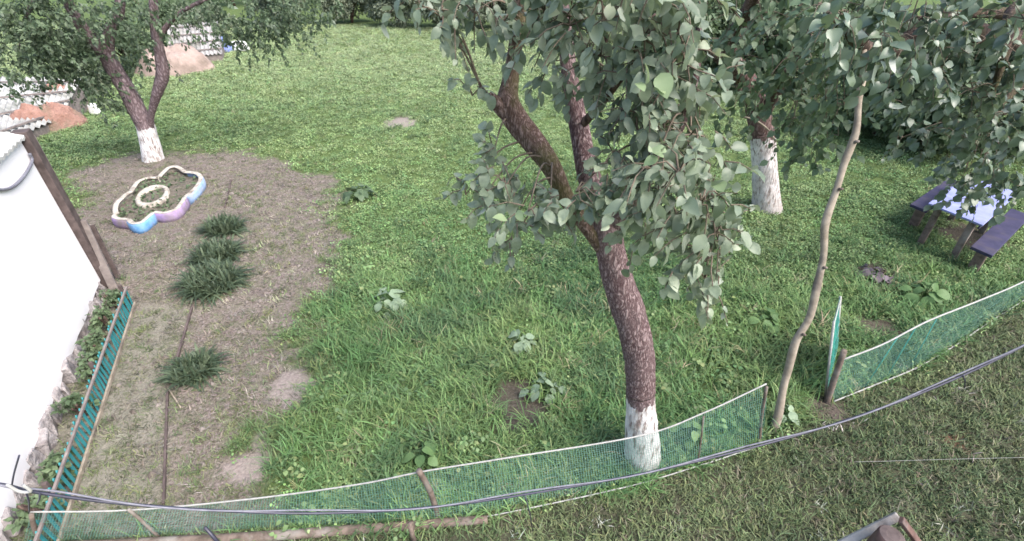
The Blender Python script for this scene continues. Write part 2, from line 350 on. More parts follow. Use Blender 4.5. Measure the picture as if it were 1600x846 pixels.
def leaves_mesh(name, tmpl, P, D, N, Sz, tint, mat, off=np.zeros(3)):
    V, Q, T = tmpl; R = frames(D, N); n = len(P); k = len(V)
    W = np.einsum('nij,kj->nki', R, V)*Sz[:, None, None]+(P-off)[:, None]
    base = (np.arange(n)*k)[:, None, None]
    me = mesh_np(name, W.reshape(-1, 3), [(Q[None]+base).reshape(-1, 4), (T[None]+base).reshape(-1, 3)], mat, False)
    a = me.attributes.new('tint', 'FLOAT', 'POINT'); a.data.foreach_set('value', np.repeat(tint, k).astype(np.float32)); return me
def rnd_unit(n):
    v = RNG.normal(size=(n, 3)); return v/np.linalg.norm(v, axis=1)[:, None]

# ------------------------------------------------------------------ outbuilding at the left
W0 = np.array(G(165, 452)); W1 = np.array(G(20, 840)); wd = (W1-W0)/np.linalg.norm(W1-W0); wn = np.array((-wd[1], wd[0], 0)) # wn: towards the yard
if wn[0] < 0: wn = -wn
W1 = W0+wd*7.5
def WALL(px, py, off=.02):
    a = ray(px, py); o = W0+wn*off; t = ((o-np.array((0, 0, H)))@wn)/(a@wn); return a*t+np.array((0, 0, H))
b = thing('outbuilding', 'whitewashed low outbuilding wall on crumbling stone footing at the left edge', 'building', W0)
HT = 2.12; BK = -wn*4.2
mb = MB(); nseg = 60                                    # plaster face with a ragged lower edge
tt = np.linspace(0, 7.5, nseg); low = .04+.16*fbm(tt, tt*0, 1.6, 21)+.10*(vnoise(tt, tt*0, 5, 22)-.5)
V = []
for q, lo in zip(tt, low):
    p = W0+wd*q; V += [p+np.array((0, 0, lo)), p+np.array((0, 0, lo+.25)), p+np.array((0, 0, HT)), p+np.array((0, 0, lo))-wn*.10, p+np.array((0, 0, HT))-wn*.25]
Fc = []
for i in range(nseg-1):
    a, c = 5*i, 5*i+5
    Fc += [(a, c, c+1, a+1), (a+1, c+1, c+2, a+2), (a+3, c+3, c, a), (a+2, c+2, c+4, a+4)]
mb.add(V, Fc); mb.build('wall', M['plaster'], b)
mb = MB(); C0, C1 = W0-wn*.05, W1-wn*.05                # body behind the plaster
q = [C0, C1, C1+BK, C0+BK]
mb.add([p+np.array((0, 0, z)) for z in (-.05, HT-.02) for p in q], [(0, 1, 5, 4), (1, 2, 6, 5), (2, 3, 7, 6), (3, 0, 4, 7), (4, 5, 6, 7)]); mb.build('wall', M['stone'], b)
mb = MB(); r0 = W0-wd*.02+wn*.05+np.array((0, 0, HT+.02)); up = -wn*2.2+np.array((0, 0, .75))    # roof of pale ribbed sheets
nr = 120; V = []; Fc = []
for i in range(nr+1):
    p = r0+wd*(7.6*i/nr)+np.array((0, 0, .010*math.cos(i*math.pi))); V += [p, p+up, p+up-wn*2.3-np.array((0, 0, .75)), p-np.array((0, 0, .03))]
for i in range(nr): a = 4*i; Fc += [(a, a+4, a+5, a+1), (a+1, a+5, a+6, a+2), (a+3, a+7, a+4, a)]
mb.add(V, Fc); mb.build('roof', M['slate'], b)
mb = MB(); mb.beam(W0+wn*.0-wd*.10+np.array((0, 0, 0)), W0-wd*.10+np.array((0, 0, HT+.06)), .17, .16, wn); mb.build('corner_post', M['wood_brown'], b, bevel=.01)
mb = MB(); mb.beam(W0-wd*.24-wn*.02, W0-wd*.24+np.array((0, 0, HT-.05)), .09, .10, wn); mb.build('corner_board', M['wood_grey'], b, bevel=.008)
for i in range(26):                                    # footing stones
    q = .05+i*.2+random.uniform(-.03, .03); sx = random.uniform(.12, .24)
    V0, F0 = [], []
    hh = random.uniform(.12, .26); p = W0+wd*q+wn*random.uniform(-.08, -.03)+np.array((0, 0, hh*.35))
    bm = MB().box(p, (sx, random.uniform(.14, .24), hh), np.stack([wd, wn, (0, 0, 1)], 1), .8)
    V = bm.V[0]; V += RNG.normal(0, .024, V.shape); bm.V[0] = V
    bm.build('footing_stone', M['stone'], b, bevel=.018)
pts = [WALL(-40, 292), WALL(0, 297), WALL(22, 291), WALL(40, 272), WALL(50, 252), WALL(46, 240, .03)]
tag(MB().tube(catmull(pts, 6), .016, 8).build('drooping_hose', M['cable_grey'], None, True), 'grey hose drooping along the top corner of the white wall', 'hose')
# loose planks standing by the corner
for (a0, a1, wdt, mt, lab) in (((178, 452), (128, 345), .10, 'wood_grey', 'grey plank standing upright nearest the green picket border'), ((186, 436), (143, 352), .06, 'wood_brown', 'thin brown lath standing beside the grey plank at the wall corner'), ((168, 446), (108, 330), .12, 'wood_brown', 'wide dark plank standing tight against the wall corner')):
    p0 = G(*a0); p1 = AT(*a1, p0[1]+.18); o = MB().beam(p0, p1, wdt, .03, (.3, -.95, 0)).build('loose_plank', M[mt], None, bevel=.004); tag(o, lab, 'plank', 'planks standing at the wall corner')
# ------------------------------------------------------------------ teal picket border
P0, P1 = np.array(G(209, 477)), np.array(G(120, 754)); pd = (P1-P0)/np.linalg.norm(P1-P0); PL = 4.6; pn = np.array((-pd[1], pd[0], 0))
if pn[0] < 0: pn = -pn
pf = thing('picket_border', 'low teal picket border fence running beside the white wall', 'fence', P0)
pm = None; PHT = .30
for i in range(58):
    p = P0+pd*(.04+i*.079)+pn*.006
    if pm is None:
        V = np.array([(-.013, -.006, 0), (.013, -.006, 0), (.013, .006, 0), (-.013, .006, 0), (-.013, -.006, PHT-.015), (.013, -.006, PHT-.015), (.013, .006, PHT-.015), (-.013, .006, PHT-.015), (0, -.006, PHT), (0, .006, PHT)])
        pm = MB().add(V, [(0, 1, 5, 8, 4), (2, 3, 7, 9, 6), (1, 2, 6, 5), (3, 0, 4, 7), (5, 6, 9, 8), (7, 4, 8, 9), (0, 3, 2, 1)]).mesh('picket', M['teal'])
    o = link('picket', pm, pf, p-P0+np.array((0, 0, random.uniform(.0, .012)))); o.rotation_euler = (random.uniform(-.05, .05), random.uniform(-.06, .06), math.atan2(pd[1], pd[0])+random.uniform(-.1, .1))
for z, mt, hh in ((.288, 'wood_grey', .026), (.03, 'pole', .045)):
    for k in range(2):
        a = P0+pd*(PL*k/2)+np.array((0, 0, z)); bb = P0+pd*(PL*(k+1)/2-.005)+np.array((0, 0, z+random.uniform(-.01, .01)))
        MB().beam(a+pn*.027, bb+pn*.027, .022, hh).build('rail', M[mt], pf, bevel=.003)
for k in range(4): MB().beam(P0+pd*(.02+k*1.5)-pn*.03-np.array((0, 0, .1)), P0+pd*(.02+k*1.5)-pn*.03+np.array((0, 0, .34)), .035, .035, pn).build('post', M['wood_brown'], pf, bevel=.003)
# ------------------------------------------------------------------ tyre flower bed
ring = [(190, 352, 'lilac'), (228, 360, 'blue'), (275, 338, 'lilac'), (312, 292, 'paleblue'), (285, 278, 'cream'), (245, 290, 'cream'), (205, 318, 'pink')]
cen = np.array(G(247, 318)); tb = thing('tyre_flower_bed', 'flower shaped bed edged with blue and lilac painted tyre strips', 'flower bed', cen)
BS = lambda p: G(247+(p[0]-247)*.92, 318+(p[1]-318)*.92)
cusps = [BS(p) for p in ((181, 352), (202, 362), (247, 349), (300, 322), (300, 277), (252, 287), (206, 312))]
bul = [.14, .20, .13, .42, .10, .14, .14]; mats_ = ['lilac', 'blue', 'lilac', 'paleblue', 'cream', 'cream', 'cream']
outs = [(179, 358), (221, 368), (281, 345), (327, 288), (276, 268), (222, 292), (182, 332)]
inner = []
for k in range(7):
    a = np.array(cusps[k]); c2 = np.array(cusps[(k+1) % 7]); o_ = np.array(BS(outs[k])); n_ = 18; tt = np.linspace(0, 1, n_); ctrl = 2*o_-(a+c2)/2
    base = ((1-tt)**2)[:, None]*a+(2*tt*(1-tt))[:, None]*ctrl+(tt**2)[:, None]*c2
    tg = np.gradient(base, axis=0); tg /= np.linalg.norm(tg, axis=1)[:, None]; outw = np.stack([tg[:, 1], -tg[:, 0], tg[:, 2]*0], 1)
    if (outw[n_//2]@(base[n_//2]-cen)) < 0: outw = -outw
    prof = [(-.02, -.02), (.02, -.02), (.03, .06), (.026, .13), (.01, .165), (-.02, .175), (-.06, .165), (-.06, .155), (-.025, .155), (-.005, .12), (-.005, .03)]
    inner.append(base+outw*-.02)
    V = []; Fc = []; m_ = len(prof)
    for i in range(n_):
        for (u, z) in prof: V.append(base[i]+outw[i]*u+np.array((0, 0, z+.004*math.sin(i*.9+k))))
    for i in range(n_-1):
        for j in range(m_): Fc.append((i*m_+j, i*m_+(j+1) % m_, (i+1)*m_+(j+1) % m_, (i+1)*m_+j))
    Fc += [tuple(range(m_)), tuple((n_-1)*m_+j for j in range(m_))]
    o = MB().add(V, Fc).build('petal', M[mats_[k]], tb, True)
    V2 = []; F2 = []; pr2 = [(.012, .172), (.004, .179), (-.02, .181), (-.05, .177), (-.064, .165)]
    for i in range(n_):
        for (u, z) in pr2: V2.append(base[i]+outw[i]*u+np.array((0, 0, z+.004*math.sin(i*.9+k))))
    for i in range(n_-1):
        for j in range(4): F2.append((i*5+j, i*5+j+1, (i+1)*5+j+1, (i+1)*5+j))
    MB().add(V2, F2).build('rim', M['cream'], o, True); o['label'] = {'lilac': 'lilac painted tyre strip', 'blue': 'bright blue tyre strip', 'paleblue': 'pale blue tyre strip', 'cream': 'cream topped tyre strip'}[mats_[k]]
rim_ = np.concatenate(inner); nr_ = len(rim_); V = []; Fc = []
for q_, z_ in ((1.0, .075), (.75, .095), (.5, .10), (.25, .105)):
    for i in range(nr_): p = cen+(rim_[i]-cen)*q_; V.append((p[0], p[1], z_+.03*(vnoise(p[0], p[1], 9, 3)-.5)))
V.append((cen[0], cen[1], .1))
for i in range(nr_):
    k = (i+1) % nr_
    for j in range(3): Fc.append((j*nr_+i, j*nr_+k, (j+1)*nr_+k, (j+1)*nr_+i))
    Fc.append((3*nr_+i, 3*nr_+k, 4*nr_))
MB().add(V, Fc).build('soil', wornmat('bed_soil', (.07, .058, .048), (.19, .165, .135), 22, .95, (.08, .095, .05), .7, dist=.03), tb, True)
ap_ = np.random.default_rng(9); ii_ = ap_.integers(0, nr_, 420); pp_ = cen+(rim_[ii_]-cen)*np.sqrt(ap_.random(420))[:, None]*.93; pp_[:, 2] = .10+ap_.random(420)*.05
o = link('seedlings', leaves_mesh('seedlings', DIAMOND, pp_-cen, ap_.normal(size=(420, 3)), np.array((0, 0, 1.))+ap_.normal(0, .4, (420, 3)), ap_.uniform(.04, .09, 420), ap_.random(420), M['leaf_bush']), tb); o['kind'] = 'stuff'
cc0 = np.array(G(243, 316)); ax1 = (np.array(G(265, 306))-cc0)*1.05; ax2 = (np.array(G(250, 328))-cc0)*1.05; mb = MB(); V = []; Fc = []; n_ = 32
prof = [(1.10, 0), (1.08, .09), (.95, .13), (.78, .12), (.72, .06), (.74, 0)]
for i in range(n_):
    a = i/n_*2*math.pi
    for (u, z) in prof: V.append(cc0+(ax1*math.cos(a)+ax2*math.sin(a))*u+np.array((0, 0, z*.8+.06)))
for i in range(n_):
    for j in range(6): Fc.append((i*6+j, i*6+(j+1) % 6, ((i+1) % n_)*6+(j+1) % 6, ((i+1) % n_)*6+j))
o = MB().add(V, Fc).build('centre_ring', M['cream'], tb, True); o['label'] = 'faded cream tyre ring in the middle'
# ------------------------------------------------------------------ board edging and tufts
for (a, bb, lab) in (((362, 282), (352, 325), 'short edging board set in the earth beyond the lily tufts'), ((302, 478), (266, 602), 'long edging board between two groups of lily tufts'), ((263, 612), (257, 790), 'edging board nearest the netting fence on bare earth')):
    p, q = np.array(G(*a)), np.array(G(*bb)); o = MB().beam(p+np.array((0, 0, -.01)), q+np.array((0, 0, -.01)), .022, .09).build('edging_board', M['wood_brown'], None, bevel=.005); tag(o, lab, 'board', 'edging boards beside the lily tufts')
def lily(px, py, r, n, label, seed):
    rg = np.random.default_rng(seed); base = np.array(G(px, py)); t = thing('lily_tuft', label, 'plant', base, 'dark lily tufts along the edging'); V = []; Q = []; tint = []
    for i in range(n):
        a = rg.uniform(0, 2*math.pi); b0 = np.array((math.cos(a), math.sin(a), 0))*r*.72*math.sqrt(rg.random()); L = r*rg.uniform(.55, 1.35); el = rg.uniform(.45, 1.55); a2 = a+rg.normal(0, 1.6)
        d = np.array((math.cos(a2)*math.cos(el), math.sin(a2)*math.cos(el), math.sin(el))); sd_ = np.array((-math.sin(a2), math.cos(a2), 0))*rg.uniform(.010, .022); k0 = len(V); ti = rg.random()
        for j in range(6):
            u = j/5; p = b0+d*L*u-np.array((0, 0, L*.62*u*u*(1.1-.4*math.sin(el)))); wv = (1-u**1.6)*.9+.1
            if p[2] < .005: p[2] = .005+.004*j
            V += [p+sd_*wv, p-sd_*wv]; tint += [ti, ti]
        Q += [(k0+2*j, k0+2*j+1, k0+2*j+3, k0+2*j+2) for j in range(5)]
    me = mesh_np('blades', np.array(V), [np.array(Q)], M['leaf_lily']); at = me.attributes.new('tint', 'FLOAT', 'POINT'); at.data.foreach_set('value', np.array(tint, dtype=np.float32))
    o = link('blades', me, t); o['kind'] = 'stuff'
lily(351, 360, .33, 560, 'farthest dark green lily tuft, nearest the tyre flower bed', 1)
lily(340, 402, .36, 640, 'middle lily tuft of the three in a row', 2)
lily(334, 446, .40, 760, 'nearest lily tuft of the three in a row', 3)
lily(303, 582, .27, 420, 'lone lily tuft on bare earth, apart from the row', 4)

# ------------------------------------------------------------------ trees
ATTR = {}
def limb(pts, n=16, sub=7, bump=.07, seed=0, bs=(2.2, 5)):
    """pts: (px,py,Y,width_px) -> centreline, radii"""
    P = [AT(p[0], p[1], p[2]) for p in pts]; R = [p[3]/2/F*depth(q)/math.sqrt(1+((p[0]-800)/F)**2) for p, q in zip(pts, P)]
    PR = catmull([np.append(p, r) for p, r in zip(P, R)], sub); return PR[:, :3], np.maximum(PR[:, 3], .004)
def trunk_parts(t, cl, rad, mat, ztop, n=22, seed=0):
    """bark trunk above, whitewashed base below, cut at the ragged lime line"""
    k = int(np.argmin(abs(cl[:, 2]-(ztop+.12)))); 
    for nm, a, bb in (('whitewashed_base', 0, k+1), ('trunk', k, len(cl))):
        seg, rr = cl[a:bb], rad[a:bb]
        s2 = catmull([np.append(p, r) for p, r in zip(seg, rr)], 4); o = MB().tube(s2[:, :3], s2[:, 3], n+10, .085, (2.6, 6), seed=seed).build(nm, M[mat], t, True)
        me = o.data; off = wloc(t); z = np.array([v.co.z for v in me.vertices])+off[2]; at = me.attributes.new('lime', 'FLOAT', 'POINT'); at.data.foreach_set('value', ((ztop-z)/1.3*.6+np.clip((ztop-z)/.35, -1, .32)+.28-.12*np.clip((ztop-z), 0, 1)).astype(np.float32))
class Crown:
    def __init__(s, limbs): s.L = np.concatenate(limbs); s.P = []; s.D = []; s.N = []; s.S = []; s.T = []; s.tw = MB()
    def put(s, p, d, n, sz, t): s.P.append(p); s.D.append(d); s.N.append(n); s.S.append(sz); s.T.append(t)
    def sprig(s, base, d, L, nl, size, tint, twig=True):
        d = d/np.linalg.norm(d); tip = base+d*L+np.array((0, 0, -L*.25)); midp = base+d*L*.5
        if twig: s.tw.tube([base, midp, tip], [.0035, .003, .0018], 4, cap=False)
        for k in range(nl):
            u = (k+.6)/nl; p = (1-u)**2*base+2*u*(1-u)*midp+u*u*tip
            o = RNG.normal(size=3); o -= d*o.dot(d)*.6; o /= np.linalg.norm(o)
            dd = o*.8+d*.45+np.array((0, 0, -.40)); nn = np.array((0, 0, 1.1))+RNG.normal(size=3)*.55+np.array((0, -.35, 0))
            s.put(p, dd, nn, size*RNG.uniform(.5, 1.25), np.clip(tint+RNG.normal(0, .3)+(RNG.random() < .06)*.5, 0, 1))
    def cluster(s, px, py, Y, rpx, n, size, tint=.45, droop=.4, per=6, twigs=True):
        c = AT(px, py, Y); R = rpx/F*depth(c); j = int(np.argmin(((s.L-c)**2).sum(1))); a = s.L[j]
        if twigs:
            mid_ = (a+c)/2+np.array((0, 0, .18*np.linalg.norm(a-c))); s.tw.tube(catmull([a, mid_, c], 5), np.linspace(.007, .003, 11), 5, cap=False)
        for k in range(max(1, n//per)):
            b0 = c+RNG.normal(size=3)*np.array((R, R*.9, R))*.48; d = (b0-c)/R+RNG.normal(size=3)*.5+np.array((0, 0, -droop)); L = RNG.uniform(.10, .24)*size/.1
            if twigs and k % 3 == 0: s.tw.tube([c, (c+b0)/2+np.array((0, 0, .03)), b0], [.005, .004, .003], 4, cap=False)
            s.sprig(b0, d, L, per, size, tint, twigs)
    def finish(s, t, mat, tmpl, nlarge=300, variants=12, simple=None, lmat=None):
        P, D, N, Sz, T = [np.array(q) for q in (s.P, s.D, s.N, s.S, s.T)]; off = wloc(t)
        if s.tw.n: o = s.tw.build('twigs', M['twig'], t, True); o['kind'] = 'stuff'
        pr = proj(P); inf = (pr[:, 0] > 0) & (pr[:, 0] < 1600) & (pr[:, 1] > 0) & (pr[:, 1] < 846)
        sc = np.where(inf, Sz/pr[:, 2], 0); order = np.argsort(-sc); big = order[:nlarge] if nlarge else []
        rest = np.ones(len(P), bool); rest[big] = False
        o = link('crown', leaves_mesh('crown', simple or tmpl, P[rest], D[rest], N[rest], Sz[rest], T[rest], M[mat], off), t); o['kind'] = 'stuff'
        if len(big):
            tq = np.quantile(T[big], np.linspace(0, 1, variants+1)); mes = []
            for v in range(variants):
                tv = (tq[v]+tq[v+1])/2; z = np.zeros((1, 3)); mes.append(leaves_mesh('leaf', leaf_template('ovate', 6, RNG.uniform(.05, .6), RNG.uniform(.1, .8), RNG.uniform(.26, .38), RNG.uniform(-.05, .06), RNG.uniform(0, .07)), z, np.array([(1., 0, 0)]), np.array([(0, 0, 1.)]), np.ones(1), np.array([tv]), M[mat]))
            R = frames(D[big], N[big])
            for i, bidx in enumerate(big):
                v = min(variants-1, max(0, int(np.searchsorted(tq, T[bidx])-1+RNG.integers(-1, 2)))); o = link('leaf', mes[v], t)
                mt = Matrix(R[i].tolist()).to_4x4(); o.location = P[bidx]-off; o.rotation_euler = mt.to_euler(); o.scale = (Sz[bidx],)*3

# --- the near apple tree
YM = 2.79
base = AT(1003, 733, YM); base[2] = 0
t1 = thing('apple_tree', 'near apple tree with purplish trunk and whitewashed base behind the netting', 'tree', base)
cl, rd = limb([(1004, 752, YM, 66), (1004, 728, YM, 56), (1003, 690, YM, 55), (1001, 630, YM, 46), (999, 560, YM, 48), (986, 500, YM, 52), (966, 440, YM, 50), (953, 390, YM, 46), (946, 350, YM, 48), (938, 318, YM, 44)])
trunk_parts(t1, cl, rd, 'bark_main', float(AT(1001, 622, YM)[2]), 26, 3)
LB = []
def branch(t, pts, mat, n=14, seed=0, bump=.08):
    p, r = limb(pts); LB.append(p); MB().tube(p, r, n, bump, (2.2, 5), seed=seed).build('branch', M[mat], t, True)
branch(t1, [(945, 385, YM, 34), (915, 352, YM-.03, 24), (885, 310, YM-.05, 26), (862, 262, YM-.05, 32), (838, 228, YM, 38), (806, 188, YM+.05, 40), (794, 160, YM+.05, 36), (797, 128, YM+.08, 26), (806, 70, YM+.1, 21), (814, 10, YM+.1, 18), (816, -70, YM+.1, 15)], 'bark_moss', seed=4)
branch(t1, [(805, 190, YM+.05, 28), (782, 168, YM+.02, 24), (764, 150, YM, 17)], 'bark_moss', seed=5)
branch(t1, [(770, 158, YM, 8), (755, 142, YM, 6), (748, 128, YM, 4)], 'bark_dark', 8, 6)
branch(t1, [(940, 330, YM, 44), (918, 268, YM+.05, 36), (905, 200, YM+.1, 32), (892, 130, YM+.15, 27), (882, 50, YM+.2, 24), (872, -60, YM+.2, 20)], 'bark_main', seed=7)
branch(t1, [(960, 345, YM, 40), (980, 318, YM-.1, 32), (1020, 262, YM-.25, 24), (1060, 200, YM-.35, 19), (1085, 120, YM-.4, 15), (1095, 20, YM-.4, 12)], 'bark_main', seed=8)
branch(t1, [(1030, 250, YM-.28, 16), (1075, 255, YM-.4, 12), (1110, 300, YM-.5, 8), (1118, 360, YM-.55, 5)], 'bark_dark', 8, 9)
branch(t1, [(905, 200, YM+.1, 14), (950, 150, YM-.1, 11), (990, 90, YM-.3, 9), (1010, 10, YM-.4, 7)], 'bark_dark', 8, 10)
cr = Crown(LB)
for (px, py, Y, r, n, tn) in [
    (900, 300, 2.05, 34, 28, .5), (945, 308, 2.1, 30, 22, .45), (860, 318, 2.15, 40, 30, .45), (825, 330, 2.1, 26, 12, .55), (790, 290, 2.4, 48, 34, .4), (800, 352, 2.35, 24, 15, .3), (760, 300, 2.5, 40, 22, .4), (728, 305, 2.6, 26, 10, .45), (738, 150, 2.85, 16, 6, .5),
    (800, 380, 2.35, 14, 6, .25), (770, 245, 2.6, 35, 16, .5),
    (972, 252, 2.25, 34, 28, .4), (998, 210, 2.2, 42, 40, .4), (990, 150, 2.3, 40, 36, .4), (1010, 150, 2.2, 45, 40, .4), (940, 88, 2.4, 38, 34, .4), (890, 40, 2.45, 50, 44, .4), (850, 20, 2.5, 40, 30, .45), (945, 30, 2.3, 55, 46, .4), (1005, 60, 2.2, 50, 44, .4), (1060, 50, 2.2, 50, 40, .35), (1040, 110, 2.2, 46, 38, .35), (1080, 140, 2.3, 40, 30, .3),
    (1020, 265, 1.95, 48, 42, .5), (1060, 270, 1.9, 46, 40, .55), (1050, 320, 1.95, 42, 34, .45), (1095, 320, 1.9, 48, 42, .5), (1118, 365, 1.95, 36, 32, .5), (1110, 395, 1.95, 38, 28, .45), (1100, 435, 1.95, 26, 14, .5), (1122, 455, 1.95, 16, 7, .5), (1095, 260, 2.1, 36, 32, .45), (1122, 330, 2.1, 28, 20, .4), (1138, 395, 2.1, 20, 10, .4), (1010, 330, 2.2, 34, 20, .35), (1000, 375, 2.35, 18, 8, .35), (1080, 210, 2.2, 44, 34, .4), (1030, 200, 2.2, 44, 34, .4),
    (690, 15, 2.7, 34, 20, .5), (740, 20, 2.7, 34, 20, .45), (785, 35, 2.7, 30, 14, .4), (655, 5, 2.7, 22, 10, .55), (710, 50, 2.8, 24, 10, .5), (830, 60, 2.7, 28, 12, .35), (870, 95, 2.6, 30, 18, .35),
    (880, -40, 2.4, 70, 50, .4), (980, -40, 2.2, 70, 50, .4), (1080, -40, 2.2, 70, 50, .4), (760, -30, 2.7, 60, 30, .4)]:
    cr.cluster(px, py, Y, r, int(n*2.2), .072, np.clip(tn+RNG.normal(0, .12), .1, .9))
cr.finish(t1, 'leaf_main', OV5, 300)
for (px, py, Y, k, sz) in ((985, 130, 2.0, 3, .085), (1020, 108, 2.0, 2, .085), (818, 322, 2.0, 2, .07), (1030, 250, 1.85, 3, .06), (1045, 240, 1.85, 2, .06), (1115, 225, 2.0, 2, .06), (1108, 300, 1.85, 2, .06)):
    yc = Crown([np.array([AT(px, py, Y)])]); p = AT(px, py, Y); yc.sprig(p, np.array((RNG.normal(), -.4, RNG.normal()*.5)), .11, k, sz, .6, False)
    P, D, N, Sz, T = [np.array(q) for q in (yc.P, yc.D, yc.N, yc.S, yc.T)]; R = frames(D+np.array((0, 0, .25)), N+RNG.normal(0,.4,N.shape))
    for i in range(len(P)):
        me = leaves_mesh('young_leaf', leaf_template('ovate', 6, .2, .3, .36), np.zeros((1, 3)), np.array([(1., 0, 0)]), np.array([(0, 0, 1.)]), np.ones(1), T[i:i+1], M['leaf_young'])
        o = link('young_leaf', me, t1); o.location = P[i]-base; o.rotation_euler = Matrix(R[i].tolist()).to_euler(); o.scale = (Sz[i],)*3; o['label'] = 'bright young leaf'
# --- apple tree further back, right of centre
Y2 = 7.9; base = np.array(G(1198, 328)); LB = []
t2 = thing('apple_tree', 'further apple tree with thick cracked whitewashed trunk, right of the near one', 'tree', base)
cl, rd = limb([(1199, 340, Y2, 54), (1198, 322, Y2, 47), (1196, 290, Y2, 42), (1194, 250, Y2, 40), (1190, 205, Y2, 40), (1180, 160, Y2, 36), (1160, 115, Y2-.1, 32)]); LB.append(cl)
trunk_parts(t2, cl, rd, 'bark_back', float(AT(1190, 214, Y2)[2]), 22, 13)
branch(t2, [(1160, 118, Y2-.1, 32), (1140, 82, Y2-.3, 27), (1150, 50, Y2-.8, 26), (1172, 10, Y2-1.4, 24), (1190, -50, Y2-2, 22)], 'bark_back', seed=14)
branch(t2, [(1188, 185, Y2, 26), (1215, 140, Y2-.3, 20), (1250, 80, Y2-.9, 18), (1280, 10, Y2-1.6, 16)], 'bark_dark', seed=15)
branch(t2, [(1165, 125, Y2, 20), (1110, 80, Y2+.2, 16), (1060, 40, Y2+.2, 12), (1000, 20, Y2+.3, 8)], 'bark_dark', seed=16)
tag(MB().tube(catmull([AT(1157, 182, 6.9), AT(1180, 188, 6.95), AT(1200, 203, 7.0), AT(1212, 222, 7.05)], 5), .014, 6).build('dry_stick', M['pole'], None, True), 'bare dry stick lying across the top of the further whitewashed trunk', 'stick')
cr = Crown(LB)
for (px, py, Y, r, n, tn) in [(1100, 40, 6.8, 45, 60, .35), (1150, 90, 6.6, 45, 60, .35), (1200, 60, 6.2, 50, 80, .4), (1240, 110, 6.0, 50, 80, .45), (1242, 160, 6.0, 36, 56, .4), (1260, 220, 6.0, 30, 30, .4), (1245, 215, 6.0, 20, 16, .4), (1250, 262, 6.2, 14, 8, .4), (1280, 60, 5.4, 50, 70, .45), (1310, 110, 5.2, 46, 60, .45), (1290, 170, 5.4, 40, 40, .4), (1330, 40, 5.0, 46, 60, .4), (1190, 20, 6.2, 50, 70, .4), (1250, 10, 5.6, 60, 80, .35), (1130, 130, 7.0, 40, 50, .3), (1090, 110, 7.2, 40, 50, .3), (1165, 140, 6.9, 26, 30, .35), (1182, 150, 6.7, 24, 40, .45), (1180, 180, 6.8, 18, 22, .45), (1060, 90, 7.4, 40, 44, .3), (1300, 10, 5.2, 60, 70, .4), (1150, 20, 6.6, 50, 70, .35), (1120, 175, 7.2, 26, 24, .35), (1200, -60, 6, 90, 80, .4), (1310, 212, 5.6, 18, 12, .45), (1135, 200, 7.2, 18, 12, .35), (1240, 185, 5.8, 34, 50, .45), (1290, 205, 5.4, 26, 30, .4), (1215, 120, 6.2, 30, 40, .4), (1320, 165, 5.2, 30, 36, .4), (1268, 245, 5.9, 16, 14, .45)]:
    cr.cluster(px, py, Y, r, int(n*1.3), .112, np.clip(tn+RNG.normal(0, .12), .1, .9), .5)
cr.finish(t2, 'leaf_back', OV5, 300, simple=OV4)
# --- large tree at the right edge, its boughs hanging over the table
LB = []; base = np.array((10.4, 8.6, 0.0)); t3 = thing('broad_tree', 'broad dark tree at the right edge with boughs hanging over the table', 'tree', base)
p3 = catmull([base-np.array((0, 0, .1)), base+np.array((-.1, 0, 1.2)), base+np.array((-.3, -.2, 2.4)), base+np.array((-.4, -.3, 3.6))], 6); MB().tube(p3, np.linspace(.30, .2, len(p3)), 18, .08, (2, 4), seed=30).build('trunk', M['bark_dark'], t3, True); LB.append(p3)
def wbranch(t, pts, r0, r1, mat='bark_dark', seed=0):
    p = catmull(pts, 6); LB.append(p); MB().tube(p, np.linspace(r0, r1, len(p)), 12, .08, (2, 4), seed=seed).build('branch', M[mat], t, True)
e = p3[-1]
wbranch(t3, [e, AT(1620, 60, 7.0), AT(1480, 40, 5.8), AT(1385, 80, 4.6), AT(1340, 66, 4.2), AT(1290, 20, 3.9)], .15, .02, seed=31)
wbranch(t3, [e, AT(1640, 20, 7.6), AT(1540, 20, 7.2), AT(1430, 30, 7.0)], .13, .03, seed=32)
wbranch(t3, [e, AT(1620, 0, 6.2), AT(1580, 60, 5.4), AT(1550, 150, 5.2)], .11, .02, seed=33)
wbranch(t3, [e-np.array((0, 0, .3)), e+np.array((-1.2, -.9, .35)), AT(1590, 140, 6.2), AT(1530, 200, 6.0)], .09, .02, seed=34)
cr = Crown(LB)
